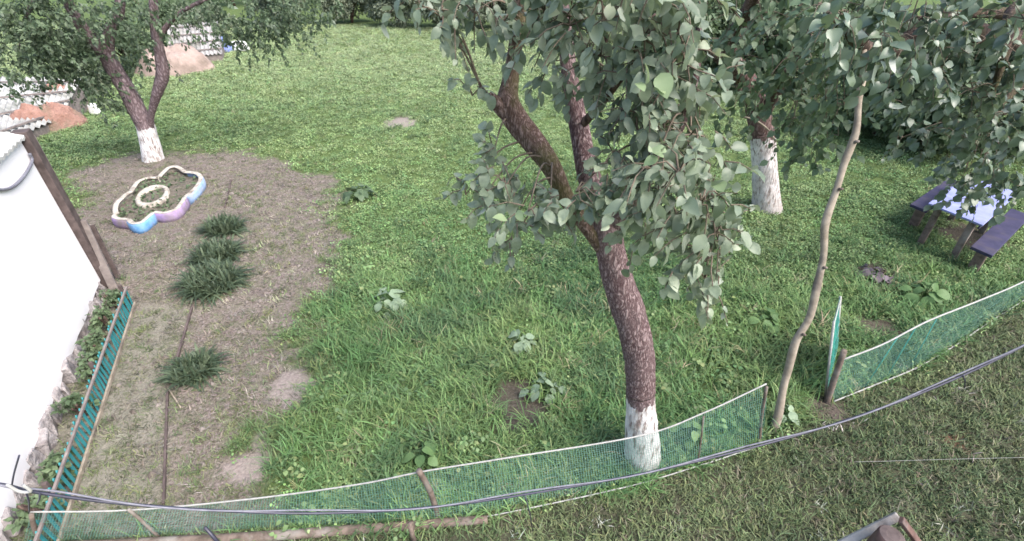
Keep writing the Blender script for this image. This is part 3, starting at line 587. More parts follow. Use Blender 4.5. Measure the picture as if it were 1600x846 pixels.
for (px, py, Y, r, n, tn) in [(1360, 30, 4.2, 46, 50, .4), (1400, 60, 4.6, 46, 60, .3), (1430, 110, 5.0, 46, 70, .35), (1440, 30, 5.0, 60, 90, .35), (1480, 90, 5.2, 50, 80, .45), (1470, 160, 5.4, 44, 70, .4), (1500, 210, 5.5, 40, 60, .45), (1450, 205, 5.6, 26, 30, .35), (1520, 140, 5.2, 46, 80, .5), (1540, 60, 5.2, 56, 90, .45), (1580, 110, 5.0, 50, 90, .5), (1570, 180, 5.2, 46, 80, .5), (1545, 240, 5.6, 40, 56, .45), (1590, 240, 5.4, 40, 60, .5), (1510, 260, 5.7, 26, 26, .4), (1535, 290, 5.8, 22, 20, .45), (1570, 280, 5.8, 28, 26, .45), (1600, 30, 4.8, 60, 90, .45), (1500, 10, 5.4, 70, 100, .4), (1630, 160, 5.2, 60, 90, .45), (1640, 260, 5.6, 50, 60, .45), (1420, 170, 5.8, 26, 26, .3), (1320, 30, 3.8, 44, 60, .45), (1365, 62, 3.9, 36, 40, .35), (1410, 80, 4.2, 34, 40, .3), (1350, 100, 4.5, 26, 18, .4), (1480, 250, 5.8, 16, 12, .4), (1600, -60, 5, 90, 100, .4), (1450, -60, 5, 90, 100, .4), (1410, 215, 6.2, 16, 12, .3), (1515, 312, 5.9, 14, 12, .5), (1498, 292, 5.8, 20, 26, .45), (1530, 300, 5.9, 22, 26, .5), (1560, 292, 5.7, 26, 30, .5), (1510, 278, 5.8, 22, 24, .45)]:
    cr.cluster(px, py, Y, r, int(n*1.3), .112, np.clip(tn+RNG.normal(0, .14), .1, .9), .9, 7)
cr.finish(t3, 'leaf_right', OV5, 300, simple=OV4)
# --- pole propping the bough
pl = [G(1206, 676), AT(1226, 610, 3.22), AT(1242, 545, 3.32), AT(1262, 490, 3.42), AT(1282, 415, 3.55), AT(1296, 345, 3.65), AT(1316, 270, 3.8), AT(1334, 195, 3.95), AT(1347, 125, 4.1), AT(1353, 78, 4.22)]
pp = catmull(pl, 6); pp = pp+np.stack([.012*np.sin(np.arange(len(pp))*.33+1)+.008*np.sin(np.arange(len(pp))*.8), .02*np.sin(np.arange(len(pp))*.25), 0*np.arange(len(pp))], 1); kk = np.linspace(0, 1, len(pp)); pt = thing('prop_pole', 'crooked pale stripped pole propping the bough beside the fence gap', 'pole', pl[0])
MB().tube(pp, .036-.011*kk+.003*np.sin(kk*37), 12, .09, (2, 5), seed=40).build('shaft', M['pole'], pt, True)
for k in (.28, .45, .62, .74, .9):
    i = int(k*len(pp)); q = pp[i]; MB().tube([q+np.array((0, -.03, 0)), q+np.array((.01, -.055, .015))], [.015, .010], 7).build('knot', M['wood_rot'], pt, True)
# --- tree at the left with the two leaning limbs
Y1 = 10.3; base = np.array(G(241, 250)); LB = []; t4 = thing('forked_tree', 'forked leaning tree with whitewashed base beyond the tyre flower bed', 'tree', base)
cl, rd = limb([(242, 260, Y1, 42), (240, 248, Y1, 37), (233, 220, Y1, 33), (226, 195, Y1, 32), (213, 170, Y1, 32), (198, 140, Y1, 31), (180, 112, Y1, 30), (170, 92, Y1, 30)]); LB.append(cl)
trunk_parts(t4, cl, rd, 'bark_left', float(AT(228, 198, Y1)[2]), 20, 50)
branch(t4, [(172, 96, Y1, 26), (150, 68, Y1-.1, 26), (130, 45, Y1-.2, 24), (112, 15, Y1-.3, 20), (90, -30, Y1-.5, 16)], 'bark_left', seed=51)
branch(t4, [(172, 96, Y1, 24), (168, 70, Y1, 22), (174, 45, Y1, 20), (186, 20, Y1, 18), (190, -40, Y1, 15)], 'bark_left', seed=52)
branch(t4, [(231, 205, Y1, 20), (236, 180, Y1-.05, 12), (244, 150, Y1-.1, 17), (254, 118, Y1-.1, 22), (250, 85, Y1-.1, 19), (243, 50, Y1-.1, 17), (240, 10, Y1-.1, 15), (236, -50, Y1-.1, 12)], 'bark_left', seed=53)
branch(t4, [(246, 62, Y1-.1, 11), (262, 40, Y1, 9), (285, 18, Y1, 7), (330, -5, Y1+.1, 6)], 'bark_left', 8, 54)
branch(t4, [(60, -10, Y1-.4, 12), (40, 30, Y1-.4, 8), (30, 80, Y1-.4, 5)], 'bark_left', 8, 55)
cr = Crown(LB)
for (px, py, Y, r, n) in [(30, 50, 9.6, 46, 260), (80, 50, 9.8, 46, 260), (60, 95, 9.6, 40, 200), (20, 100, 9.5, 34, 130), (120, 90, 10, 40, 220), (150, 125, 10, 34, 180), (105, 125, 9.9, 30, 110), (180, 150, 10.2, 22, 70), (165, 160, 10.1, 20, 50), (110, 20, 9.9, 50, 220), (50, 5, 9.6, 60, 220), (20, 140, 9.4, 24, 40), (200, 50, 10, 34, 100), (225, 85, 10.6, 34, 90), (205, 110, 10.8, 22, 50), (290, 15, 10.2, 40, 150), (340, 15, 10.4, 40, 180), (385, 25, 10.6, 36, 170), (420, 45, 11, 32, 150), (395, 60, 11, 22, 70), (450, 25, 11, 36, 150), (485, 12, 11, 34, 110), (520, 2, 11, 30, 70), (365, 60, 11, 20, 50), (240, 20, 10, 40, 120), (0, 30, 9.4, 50, 160), (160, 20, 10, 40, 130), (400, -20, 11, 80, 200), (200, -30, 10, 80, 200), (40, 20, 9.8, 50, 260), (120, 50, 10.2, 44, 200), (90, 90, 10.2, 40, 160), (150, 90, 10.4, 30, 110), (430, 30, 11.4, 40, 160), (350, 40, 11.2, 30, 120), (480, 25, 11.5, 30, 90)]:
    cr.cluster(px, py, Y, r, int(n*2.5), .085, RNG.uniform(.35, .6), .5, 9, False)
cr.finish(t4, 'leaf_left', DIAMOND, 0)
# ------------------------------------------------------------------ shrubs and background trees
def shrub(name, label, cat, loc, rx, ry, hz, n, size, mat, group, stems=6, lo=.0, seed=0):
    rg = np.random.default_rng(seed+100); loc = np.array(loc, float); t = thing(name, label, cat, loc, group); nb = max(10, n//260)
    mb = MB()
    for k in range(stems):
        a = rg.uniform(0, 6.28); e = np.array((math.cos(a)*rx*.5, math.sin(a)*ry*.5, hz*rg.uniform(.55, .85))); mb.tube(catmull([(0, 0, -.05), e*np.array((.3, .3, .5)), e], 4)+loc, np.linspace(.035+.012*hz, .012, 9), 6)
    mb.build('stem', M['bark_dark'], t, True)
    bc = rg.normal(size=(nb, 3)); bc /= np.linalg.norm(bc, axis=1)[:, None]; bc *= (rg.random((nb, 1))**.45)*.85
    bc[:, 2] = lo+(1-lo)*(bc[:, 2]*.5+.5)
    bs = rg.uniform(.16, .34, nb); i = rg.integers(0, nb, n); q = rg.normal(size=(n, 3)); q /= np.linalg.norm(q, axis=1)[:, None]; q *= rg.random((n, 1))**.4
    P = (bc[i]+q*bs[i][:, None]*np.array((1, 1, .6)))*np.array((rx, ry, hz)); P[:, 2] = np.maximum(P[:, 2], .03)
    D = q+rg.normal(size=(n, 3))*.6+np.array((0, 0, -.3)); N = rg.normal(size=(n, 3))*.5+np.array((0, -.3, 1)); bt = rg.normal(0, .2, nb)
    T = np.clip(.45+bt[i]+rg.normal(0, .18, n), 0, 1)
    o = link('foliage', leaves_mesh('foliage', DIAMOND, P, D, N, size*rg.uniform(.65, 1.25, n), T, M[mat]), t); o['kind'] = 'stuff'; return t
gb = 'shrubs along the far edge of the lawn'
for k, (px, py, rx, hz, n, mt, lab) in enumerate([
    (455, 40, 2.6, 3.0, 9000, 'leaf_bush2', 'grey green shrub behind the left tree foliage at the far lawn edge'),
    (550, 36, 1.9, 2.6, 8000, 'leaf_bush2', 'dense shrub in the middle of the far lawn edge'),
    (622, 42, 2.0, 2.8, 8000, 'leaf_bush2', 'pale twiggy shrub at the far lawn edge, left of the apple leaves'),
    (692, 45, 2.2, 2.8, 8000, 'leaf_bush2', 'shrub at the far lawn edge behind the topmost left apple leaves'),
    (775, 47, 2.2, 2.6, 7000, 'leaf_bush2', 'far shrub seen between the two upright apple limbs'),
    (860, 50, 2.4, 2.8, 7000, 'leaf_bush', 'far shrub behind the middle apple limb')]):
    q = G(px, py); shrub('lawn_edge_shrub', lab, 'shrub', q, rx, rx*.8, hz, n, .16, M and mt, gb, 6, 0, k)
for k, (px, py, rx, hz, n, mt, lab) in enumerate([
    (945, 70, 2.8, 3.6, 9000, 'leaf_bush', 'tall dark shrub behind the near apple crown'),
    (1060, 130, 2.4, 3.2, 11000, 'leaf_bush', 'dense shrub left of the further whitewashed trunk'),
    (1150, 135, 2.2, 3.4, 11000, 'leaf_bush', 'dense shrub right behind the further whitewashed trunk'),
    (1255, 150, 2.2, 3.4, 11000, 'leaf_bush', 'dense shrub between the further trunk and the prop pole'),
    (1368, 212, 1.7, 2.6, 12000, 'leaf_bush', 'dark shrub behind the top of the prop pole'),
    (1440, 238, 1.3, 2.2, 10000, 'leaf_bush', 'dark shrub behind the far bench end'),
    (1520, 215, 2.0, 3.0, 10000, 'leaf_bush', 'shrub behind the pale blue table'),
    (1620, 240, 2.0, 3.2, 9000, 'leaf_bush2', 'grey shrub at the right edge behind the hanging boughs')]):
    q = G(px, py); shrub('thicket_shrub', lab, 'shrub', q, rx, rx*.8, hz, n, .14, mt, 'thicket shrubs behind the trees', 7, 0, 20+k)
for k, (x, y, r, hz, lab) in enumerate([(-20, 40, 5, 8, 'tall background tree far beyond the left lawn edge'), (-9, 42, 5, 8, 'tall background tree beyond the middle of the lawn edge'), (2, 40, 5, 8, 'tall background tree beyond the lawn, behind the apple limbs'), (12, 26, 4.5, 7, 'tall background tree behind the thicket'), (20, 18, 4, 7, 'tall background tree behind the table')]):
    shrub('background_tree', lab, 'tree', (x, y, 0), r, r*.8, hz, 9000, .32, 'leaf_bush', 'trees beyond the garden', 3, .1, 40+k)
for k, (px, py, rx, hz, n, mt, lab) in enumerate([(330, 62, 1.6, 1.6, 6000, 'leaf_bush2', 'low grey shrub beside the pinkish sand mound'), (210, 112, 1.5, 1.8, 6000, 'leaf_bush', 'dark low shrub between the limbs of the forked tree'), (150, 150, .8, .9, 3500, 'leaf_bush2', 'small shrub left of the forked tree trunk'), (265, 60, 2.0, 2.2, 6000, 'leaf_bush', 'shrub behind the pinkish sand mound'), (125, 128, 1.6, 2.0, 5000, 'leaf_bush', 'shrub beyond the orange clay heap')]):
    shrub('boundary_shrub', lab, 'shrub', G(px, py), rx, rx*.8, hz, n, .11, mt, 'shrubs along the left boundary', 5, 0, 60+k)
# ------------------------------------------------------------------ left boundary: heaps, shed roofs, stakes
def heap(name, label, cat, c, rx, ry, hz, rot, mat, seed, group=None):
    n, m_ = 36, 14; V = []; Fc = []; cr_, sr_ = math.cos(rot), math.sin(rot)
    for i in range(m_):
        u = i/(m_-1)
        for j in range(n):
            a = j/n*2*math.pi; r = (1-u)*(1+.22*(fbm(math.cos(a)*2, math.sin(a)*2, 1, seed)-.5)*2); z = hz*(1-(1-u)**3.4)+(.4*hz*(fbm(math.cos(a)*r*2.2+9, math.sin(a)*r*2.2, 1, seed+3)-.5)+.25*hz*(vnoise(math.cos(a)*r*9, math.sin(a)*r*9, 1, seed+5)-.5))*min(1, u*3)
            x, y = rx*r*math.cos(a), ry*r*math.sin(a); V.append((c[0]+x*cr_-y*sr_, c[1]+x*sr_+y*cr_, z-.03))
    for i in range(m_-1):
        for j in range(n): k = (j+1) % n; Fc.append((i*n+j, i*n+k, (i+1)*n+k, (i+1)*n+j))
    return tag(MB().add(V, Fc).build(name, M[mat], None, True), label, cat, group)
q = G(275, 112); heap('sand_mound', 'pinkish sand mound behind the right limb of the forked tree', 'mound', q, 1.3, .9, .85, .45, 'sand', 71)
q = G(108, 176); heap('clay_heap', 'right hump of orange clay beyond the wall corner', 'heap', q, .6, .45, .7, .95, 'rust', 72, 'orange clay heaps')
q = G(74, 202); heap('clay_heap', 'left hump of orange clay beside the pale shed roof', 'heap', q, .85, .45, .6, .95, 'rust', 73, 'orange clay heaps')
def shed(name, label, corners, hw, mat, roofn=40):
    """corners: near-left, near-right, far-right, far-left eaves points"""
    A, B, Cc, D = [np.array(p, float) for p in corners]; t = thing(name, label, 'shed', (float(A[0]), float(A[1]), 0)); V = []; Fc = []
    for i in range(roofn+1):
        u = i/roofn; p = A*(1-u)+B*u; q = D*(1-u)+Cc*u; dz = np.array((0, 0, .03*math.cos(i*math.pi))); V += [p+dz, p*.5+q*.5+dz, q+dz]
    for i in range(roofn): a = 3*i; Fc += [(a, a+3, a+4, a+1), (a+1, a+4, a+5, a+2)]
    MB().add(V, Fc).build('roof', M[mat], t)
    ins = [p*.94+(A+B+Cc+D)/4*.06-np.array((0, 0, .06)) for p in (A, B, Cc, D)]; fl = [np.array((p[0], p[1], -.05)) for p in ins]
    MB().add(fl+ins, [(0, 1, 5, 4), (1, 2, 6, 5), (2, 3, 7, 6), (3, 0, 4, 7)]).build('wall', M['wood_grey'], t)
    n_ = A*.5+B*.5; f_ = Cc*.5+D*.5
    for k in range(4): u = (k+.5)/4; a = A*u+D*(1-u); bb = B*u+Cc*(1-u); MB().beam(a+np.array((0, 0, .05)), bb+np.array((0, 0, .05)), .06, .035).build('batten', M['wood_grey'], t)
shed('low_shed', 'low shed with pale ribbed roof showing behind the wall corner', [G(-120, 275, .25), G(100, 182, .25), G(128, 124, .8), G(-60, 118, .8)], 0, 'slate')
shed('plank_shed', 'grey ribbed roof behind the sand mound', [G(262, 92, .3), G(348, 84, .3), G(340, 34, 1.2), G(262, 40, 1.2)], 0, 'slate_grey', 26)
q = G(84, 184); tag(MB().tube([q, AT(64, 138, q[1])], [.03, .025], 8).build('boundary_stake', M['wood_brown'], None, True), 'thin dark stake standing in front of the orange clay', 'stake')
q = G(150, 178); tag(MB().box(q+np.array((0, 0, .13)), (.25, .2, .3), None, .75).build('white_sack', M['white_rag'], None, bevel=.05), 'small white sack on the grass left of the forked tree', 'sack')
q = G(376, 80); tag(MB().box(q+np.array((0, 0, .2)), (.8, .4, .4), None, .7).build('white_bundle', M['white_rag'], None, bevel=.1), 'white bundle at the lawn edge below the tree foliage', 'bundle')
q = G(345, 82); tag(MB().box(q+np.array((0, 0, .3)), (1.1, .6, .6), None, .7).build('blue_bundle', M['blue_tarp'], None, bevel=.15), 'blue tarpaulin bundle right of the sand mound', 'bundle')
# ------------------------------------------------------------------ netting fences
def netting(name, top, bot, mat, parent, cell=.021, wdt=.0030, sag=.0):
    """real woven net between two polylines: vertical and horizontal strands"""
    T_ = catmull(top, 8); B_ = catmull(bot, 8)
    def resample(P, n):
        d = np.concatenate([[0], np.cumsum(np.linalg.norm(np.diff(P, axis=0), axis=1))]); u = np.linspace(0, d[-1], n); return np.stack([np.interp(u, d, P[:, k]) for k in range(3)], 1), d[-1]
    L = resample(T_, 5)[1]; n = int(L/cell); T_ = resample(T_, n)[0]; B_ = resample(B_, n)[0]
    hh = np.linalg.norm(T_-B_, axis=1).mean(); m_ = max(4, int(hh/cell)); e = np.gradient(T_, axis=0); e /= np.linalg.norm(e, axis=1)[:, None]; nr = np.cross(e, (0, 0, 1.))
    uu = np.linspace(0, 1, m_); x = np.arange(n)*cell
    grid = T_[:, None]*(1-uu)[None, :, None]+B_[:, None]*uu[None, :, None]
    bul = (.05*(fbm(x[:, None]*1.0, uu[None]*1.2, 1.5, 33)-.5)+.02*(fbm(x[:, None], uu[None]*3, 6, 35)-.5))*np.sin(np.pi*uu)[None]; grid = grid+nr[:, None]*bul[..., None]*1.6
    V = []; Q = []; h = wdt/2; k0 = 0
    ue = e[:, None]*np.ones((1, m_, 1)); a = (grid-ue*h).reshape(-1, 3); b2 = (grid+ue*h).reshape(-1, 3); idx = np.arange(n*m_).reshape(n, m_); s0 = idx[:, :-1].ravel(); s1 = idx[:, 1:].ravel(); N_ = n*m_
    V = [a, b2]; Q = [np.stack([s0, s1, s1+N_, s0+N_], 1)]
    dn = B_-T_; dn /= np.linalg.norm(dn, axis=1)[:, None]; ud = dn[:, None]*np.ones((1, m_, 1)); of = nr[:, None]*.0012
    V += [(grid-ud*h+of).reshape(-1, 3), (grid+ud*h+of).reshape(-1, 3)]; s0 = idx[:-1].ravel(); s1 = idx[1:].ravel(); Q.append(np.stack([s0, s1, s1+N_, s0+N_], 1)+2*N_)
    off = wloc(parent); o = link('netting', mesh_np('netting', np.concatenate(V)-off, Q, M[mat]), parent); o['kind'] = 'stuff'; return o
def post(t, p, q, r, mat='wood_rot', n=9): MB().tube(catmull([p-np.array((0, 0, .1)), (p+q)/2+RNG.normal(0, .008, 3), q], 4), np.linspace(r, r*.85, 9), n, .08, (2, 5)).build('post', M[mat], t, True)
FB = [(40, 852), (200, 842), (420, 827), (650, 817), (760, 802), (970, 759), (1085, 725), (1190, 692)]
FTp = [(48, 800), (205, 797), (390, 780), (560, 757), (660, 737), (790, 716), (1000, 681), (1100, 645), (1197, 600)]
bw = [np.array(G(*p)) for p in FB]
# each top point sits above the base line: find the distance at which it does
bx = np.array([p[0] for p in bw]); by = np.array([p[1] for p in bw])
def ontop(px, py, bx, by):
    y = 2.5
    for _ in range(30): x = AT(px, py, y)[0]; y = .5*y+.5*float(np.interp(x, bx, by))
    return AT(px, py, y)
tw = [ontop(*p, bx, by) for p in FTp]
f1 = thing('netting_fence', 'long low green netting fence running in front of the near apple tree', 'fence', bw[3])
netting('netting', tw, [p+np.array((0, 0, .03)) for p in bw], 'net', f1)
MB().tube(catmull([p+np.array((0, -.004, .004)) for p in tw], 8), .007, 6).build('top_wire', M['wire'], f1, True)
MB().tube(catmull([p+np.array((0, -.05, .035+.01*(i % 2))) for i, p in enumerate(bw)], 8), .0062, 6).build('bottom_rope', M['wire'], f1, True)
for (a, bq, r) in (((686, 808), (655, 732), .026), ((1190, 690), (1196, 602), .016), ((68, 850), (52, 800), .018), ((250, 838), (203, 792), .014), ((1092, 722), (1098, 648), .009)):
    p = np.array(G(*a)); q = ontop(*bq, bx, by); q[1] -= .02; post(f1, p, q, r)
# second run, right of the gap
B2 = [(1300, 628), (1360, 604), (1430, 575), (1490, 540), (1540, 506), (1600, 468), (1680, 415)]; T2 = [(1318, 562), (1380, 538), (1450, 502), (1530, 470), (1600, 440), (1690, 392)]
bw2 = [np.array(G(*p)) for p in B2]; bx2 = np.array([p[0] for p in bw2]); by2 = np.array([p[1] for p in bw2]); tw2 = [ontop(*p, bx2, by2) for p in T2]
f2 = thing('netting_fence', 'shorter green netting fence right of the gap, rising to the right edge', 'fence', bw2[0])
netting('netting', tw2, [p+np.array((0, 0, .03)) for p in bw2], 'net', f2)
MB().tube(catmull(tw2, 8), .009, 6).build('top_wire', M['wire'], f2, True); MB().tube(catmull([p+np.array((0, -.02, .03)) for p in bw2], 8), .008, 6).build('bottom_rope', M['wire'], f2, True)
post(f2, bw2[0]+np.array((-.04, 0, 0)), AT(1319, 548, bw2[0][1]+.02), .032)
for k, (u, v) in enumerate(((.25, .38), (.42, .5), (.62, .66))):
    a = bw2[0]*(1-u)+bw2[3]*u; q = tw2[0]*(1-v)+tw2[3]*v; MB().tube([a, q], .006, 6).build('brace', M['net2'], f2, True)
# gate panel swung open
g0 = np.array(G(1289, 622)); g1 = np.array(G(1305, 556)); gt = thing('netting_gate', 'narrow teal netting gate standing open in the fence gap', 'gate', g0)
gh0 = AT(1303, 503, g0[1]); gh1 = AT(1313, 464, g1[1])
for (p, q, r) in ((g0, gh0, .012), (g1, gh1, .014)): MB().tube([p, q], r, 8).build('stile', M['wire'], gt, True)
for u in (.06, .97):
    MB().tube([g0*(1-u)+gh0*u, g1*(1-u)+gh1*u], .009, 6).build('gate_rail', M['wire'], gt, True)
netting('netting', [gh0, (gh0+gh1)/2, gh1], [g0+np.array((0, 0, .05)), (g0+g1)/2+np.array((0, 0, .05)), g1+np.array((0, 0, .05))], 'net2', gt, .014, .0075)
# ------------------------------------------------------------------ overhead cable
cp = [(-120, 742), (0, 757), (60, 770), (200, 788), (400, 801), (550, 801), (700, 790), (850, 768), (1000, 741), (1150, 706), (1300, 664), (1450, 610), (1600, 540), (1750, 450)]
cw = [AT(px, py, 1.15+.95*max(0, px)/1600) for px, py in cp]; cpth = catmull(cw, 8); ca = thing('overhead_cable', 'dark twin overhead cable sagging across the foreground', 'cable', cw[0])
MB().tube(cpth, .0072, 8).build('strand', M['cable'], ca, True)
ph = np.arange(len(cpth))*.35; MB().tube(cpth+np.stack([0*ph, .010*np.cos(ph), .013+.004*np.sin(ph)], 1), .0045, 7).build('strand', M['cable_grey'], ca, True)
for (px, py, q) in ((820, 774, (832, 830)), (1505, 586, (1507, 606)), (40, 766, (46, 800)), (62, 771, (58, 788))):
    Yc = 1.15+.95*px/1600; MB().tube([AT(px, py, Yc-.01), AT((px+q[0])/2+2, (py+q[1])/2, Yc-.012), AT(*q, Yc)], .0035, 6).build('cable_tie', M['cable'], ca, True)
Yc = 1.17; MB().tube(catmull([AT(18, 762, Yc), AT(22, 740, Yc), AT(30, 712, Yc)], 4), .0035, 6).build('cable_tie', M['cable'], ca, True)
MB().tube(catmull([AT(10, 757, Yc-.02), AT(30, 768, Yc-.02), AT(48, 768, Yc-.02), AT(36, 758, Yc-.02)], 5), .006, 7).build('clamp', M['wire'], ca, True)
# ------------------------------------------------------------------ timber on the ground
a, bq = np.array(G(60, 862)), np.array(G(762, 815)); o = MB().tube(catmull([a+np.array((0, 0, .03)), a*.6+bq*.4+np.array((0, -.02, .035)), bq+np.array((0, 0, .03))], 10), np.linspace(.05, .035, 21), 12, .12, (2, 3), seed=80).build('fallen_log', M['wood_rot'], None, True); tag(o, 'long weathered log lying along the foot of the netting fence', 'log')
p = np.array(G(648, 850)); tag(MB().tube([p, AT(640, 818, p[1])], [.022, .018], 8, .1).build('short_stake', M['wood_rot'], None, True), 'short brown stake by the log at the bottom edge', 'stake')
p = np.array(G(350, 858)); tag(MB().tube([p, AT(320, 824, p[1]+.05)], [.014, .012], 8).build('iron_rod', M['cable'], None, True), 'short dark rod leaning at the bottom edge', 'rod')
p = np.array(G(284, 640)); tag(MB().tube([p+np.array((0, 0, .02)), np.array(G(262, 606))+np.array((0, 0, .03))], .008, 6).build('dry_stick', M['pole'], None, True), 'thin pale stick on bare earth below the lone lily tuft', 'stick')
# cut log standing at the lower right, with a grey board against it
lc = AT(1394, 838, 1.75); lt = thing('cut_log', 'reddish brown cut log standing at the bottom edge on the right', 'log', (lc[0], lc[1], 0))
MB().tube(catmull([np.array((lc[0]+.02, lc[1], -.05)), np.array((lc[0], lc[1], lc[2]*.5)), lc], 6), np.linspace(.10, .078, 13), 18, .10, (2, 3), seed=81).build('bark', M['rust_wood'], lt, True)
V = [lc+np.array((.074*math.cos(i/18*6.283), .074*math.sin(i/18*6.283), .004)) for i in range(18)]; V2 = [lc+(v-lc)*.55+np.array((0, 0, .012)) for v in V]
MB().add(V+V2, [(i, (i+1) % 18, 18+(i+1) % 18, 18+i) for i in range(18)]+[tuple(range(18, 36))]).build('cut_face', M['wood_brown'], lt)
a = AT(1300, 858, 1.85); bq = AT(1404, 806, 1.9); o = MB().beam(a, bq, .055, .05, (0, -.4, .9)).build('grey_board', M['bark_pale'], None, bevel=.008); tag(o, 'pale flaking board resting against the cut log', 'board')
a = AT(1408, 812, 1.83); bq = AT(1440, 856, 1.75); o = MB().beam(a, bq, .05, .03, (0, -.3, .9)).build('brown_slat', M['rust_wood'], None, bevel=.005); tag(o, 'short brown slat sloping down right of the cut log', 'slat')
tag(MB().tube(catmull([np.array(G(1335, 722, .06)), np.array(G(1380, 721, .07)), np.array(G(1480, 718, .08)), np.array(G(1640, 714, .09))], 6), .0014, 5).build('string', M['wire'], None, True), 'thin pale string stretched over the mown grass', 'string')
# ------------------------------------------------------------------ table and benches
fc = np.array(G(1536, 352, .72)); dl = np.array(G(1593, 300, .72))-fc; dl[2] = 0; dl = dl/np.linalg.norm(dl); dw = np.array((-dl[1], dl[0], 0)); dw = dw*.72+np.array((.1, .7, 0))*.55; dw /= np.linalg.norm(dw)
TL, TW = 1.75, .74; tt_ = thing('garden_table', 'pale blue topped garden table under the hanging boughs', 'table', (fc+dl*TL/2+dw*TW/2)*np.array((1, 1, 0)))
def plank(t, name, o, L, W_, z, th, mat, bev=.006):
    V = [o+d+np.array((0, 0, zz)) for zz in (z-th-o[2], z-o[2]) for d in (0*dl, dl*L, dl*L+dw*W_, dw*W_)]
    return MB().add(V, [(0, 3, 2, 1), (4, 5, 6, 7), (0, 1, 5, 4), (1, 2, 6, 5), (2, 3, 7, 6), (3, 0, 4, 7)]).build(name, M[mat], t, bevel=bev)
plank(tt_, 'tabletop', fc, TL, TW, .72, .03, 'tabletop')
for k in (0, 1): plank(tt_, 'apron', fc+dl*.03+dw*(.02+k*(TW-.065)), TL-.06, .025, .689, .06, 'violet_wood')
for u in (.10, .90):
    for v in (.18, .82):
        p = fc+dl*TL*u+dw*TW*v; p[2] = 0; MB().beam(p-np.array((0, 0, .05)), p+np.array((0, 0, .688)), .085, .085, dl).build('leg', M['wood_rot'], tt_, bevel=.008)
for (px, py, L, lab) in ((1449, 330, 1.75, 'dark violet bench on the far side of the pale blue table'), (1551, 400, 1.95, 'dark violet bench on the near side of the pale blue table')):
    o = np.array(G(px, py, .44)); bt = thing('garden_bench', lab, 'bench', (o+dl*L/2)*np.array((1, 1, 0)), 'benches beside the table')
    plank(bt, 'seat', o, L, .27, .44, .045, 'violet_wood')
    for u in (.14, .86):
        p = o+dl*L*u+dw*.135; p[2] = 0; MB().beam(p-np.array((0, 0, .05)), p+np.array((0, 0, .393)), .13, .11, dl).build('leg', M['wood_rot'], bt, bevel=.01)
# ------------------------------------------------------------------ broad-leaved plants
def rosette(name, label, px, py, n, size, hgt, mat, group, seed, spread=1.0):
    rg = np.random.default_rng(seed+300); base = np.array(G(px, py)); t = thing(name, label, 'plant', base, group); mb = MB()
    for k in range(n):
        a = k*2.4+rg.normal(0, .3); u = (k+.5)/n; L = size*rg.uniform(.7, 1.1)*spread*u; tip = np.array((math.cos(a)*L, math.sin(a)*L, hgt*rg.uniform(.5, 1.0)*(1.1-.5*u)))
        mb.tube([np.zeros(3)+base, base+tip*np.array((.5, .5, .75)), base+tip], [.006, .005, .003], 5, cap=False)
        d = np.array([(math.cos(a), math.sin(a), -.25+rg.normal(0, .2))]); nn = np.array([(rg.normal(0, .25), rg.normal(0, .25)-.1, 1.)])
        o = link('leaf', leaves_mesh('leaf', leaf_template('ovate', 6, .18, .3, .42), np.zeros((1, 3)), d, nn, np.array([size*rg.uniform(.7, 1.15)]), np.array([rg.random()]), M[mat]), t); o.location = tip
    mb.build('stalks', M['leaf_weed'], t, True)
rosette('burdock', 'pale broad leaved plant in the middle of the lawn left of the near trunk', 812, 545, 15, .13, .22, 'leaf_burdock', None, 1)
rosette('burdock', 'broad leaved weed growing at the fence stake', 662, 728, 10, .13, .22, 'leaf_weed', None, 2)
rosette('burdock', 'pale weed clump behind the dark earth patch left of the near trunk', 850, 612, 14, .12, .16, 'leaf_burdock', None, 3, 1.6)
rosette('burdock', 'broad leaved weed on the lawn left of the prop pole', 1198, 512, 13, .16, .24, 'leaf_weed', None, 4)
rosette('burdock', 'leafy weed at the border of the bare earth, lower of the two', 610, 480, 16, .16, .26, 'leaf_burdock', None, 5, 1.4)
rosette('burdock', 'dark leafy weed at the upper border of the bare earth', 560, 310, 16, .19, .28, 'leaf_bush', None, 6, 1.4)
rosette('burdock', 'weed growing at the foot of the prop pole', 1222, 655, 7, .11, .18, 'leaf_burdock', None, 7)
rosette('burdock', 'leafy weed inside the netting right of the near trunk', 1075, 690, 12, .13, .22, 'leaf_weed', None, 8)
rosette('burdock', 'leafy weed right of the dark earth patch near the table', 1440, 470, 14, .17, .25, 'leaf_weed', None, 9, 1.3)
rosette('purple_plant', 'dark purplish low plant on bare patch left of the table', 1366, 434, 26, .12, .14, 'leaf_purple', None, 10, 1.7)
for k, (q, s) in enumerate(((.55, .28), (1.05, .36), (1.5, .30), (1.95, .40), (2.5, .30), (3.25, .28), (3.7, .36))):
    p = W0+wd*q+wn*.24; shrub('wall_weed', ['first', 'second', 'third', 'fourth', 'fifth', 'sixth', 'seventh'][k]+' weed clump from the corner planks, between the white wall and teal border', 'plant', p, .17, .17, s, 300, .06, 'leaf_bush', 'weeds between wall and border', 3, 0, 80+k)
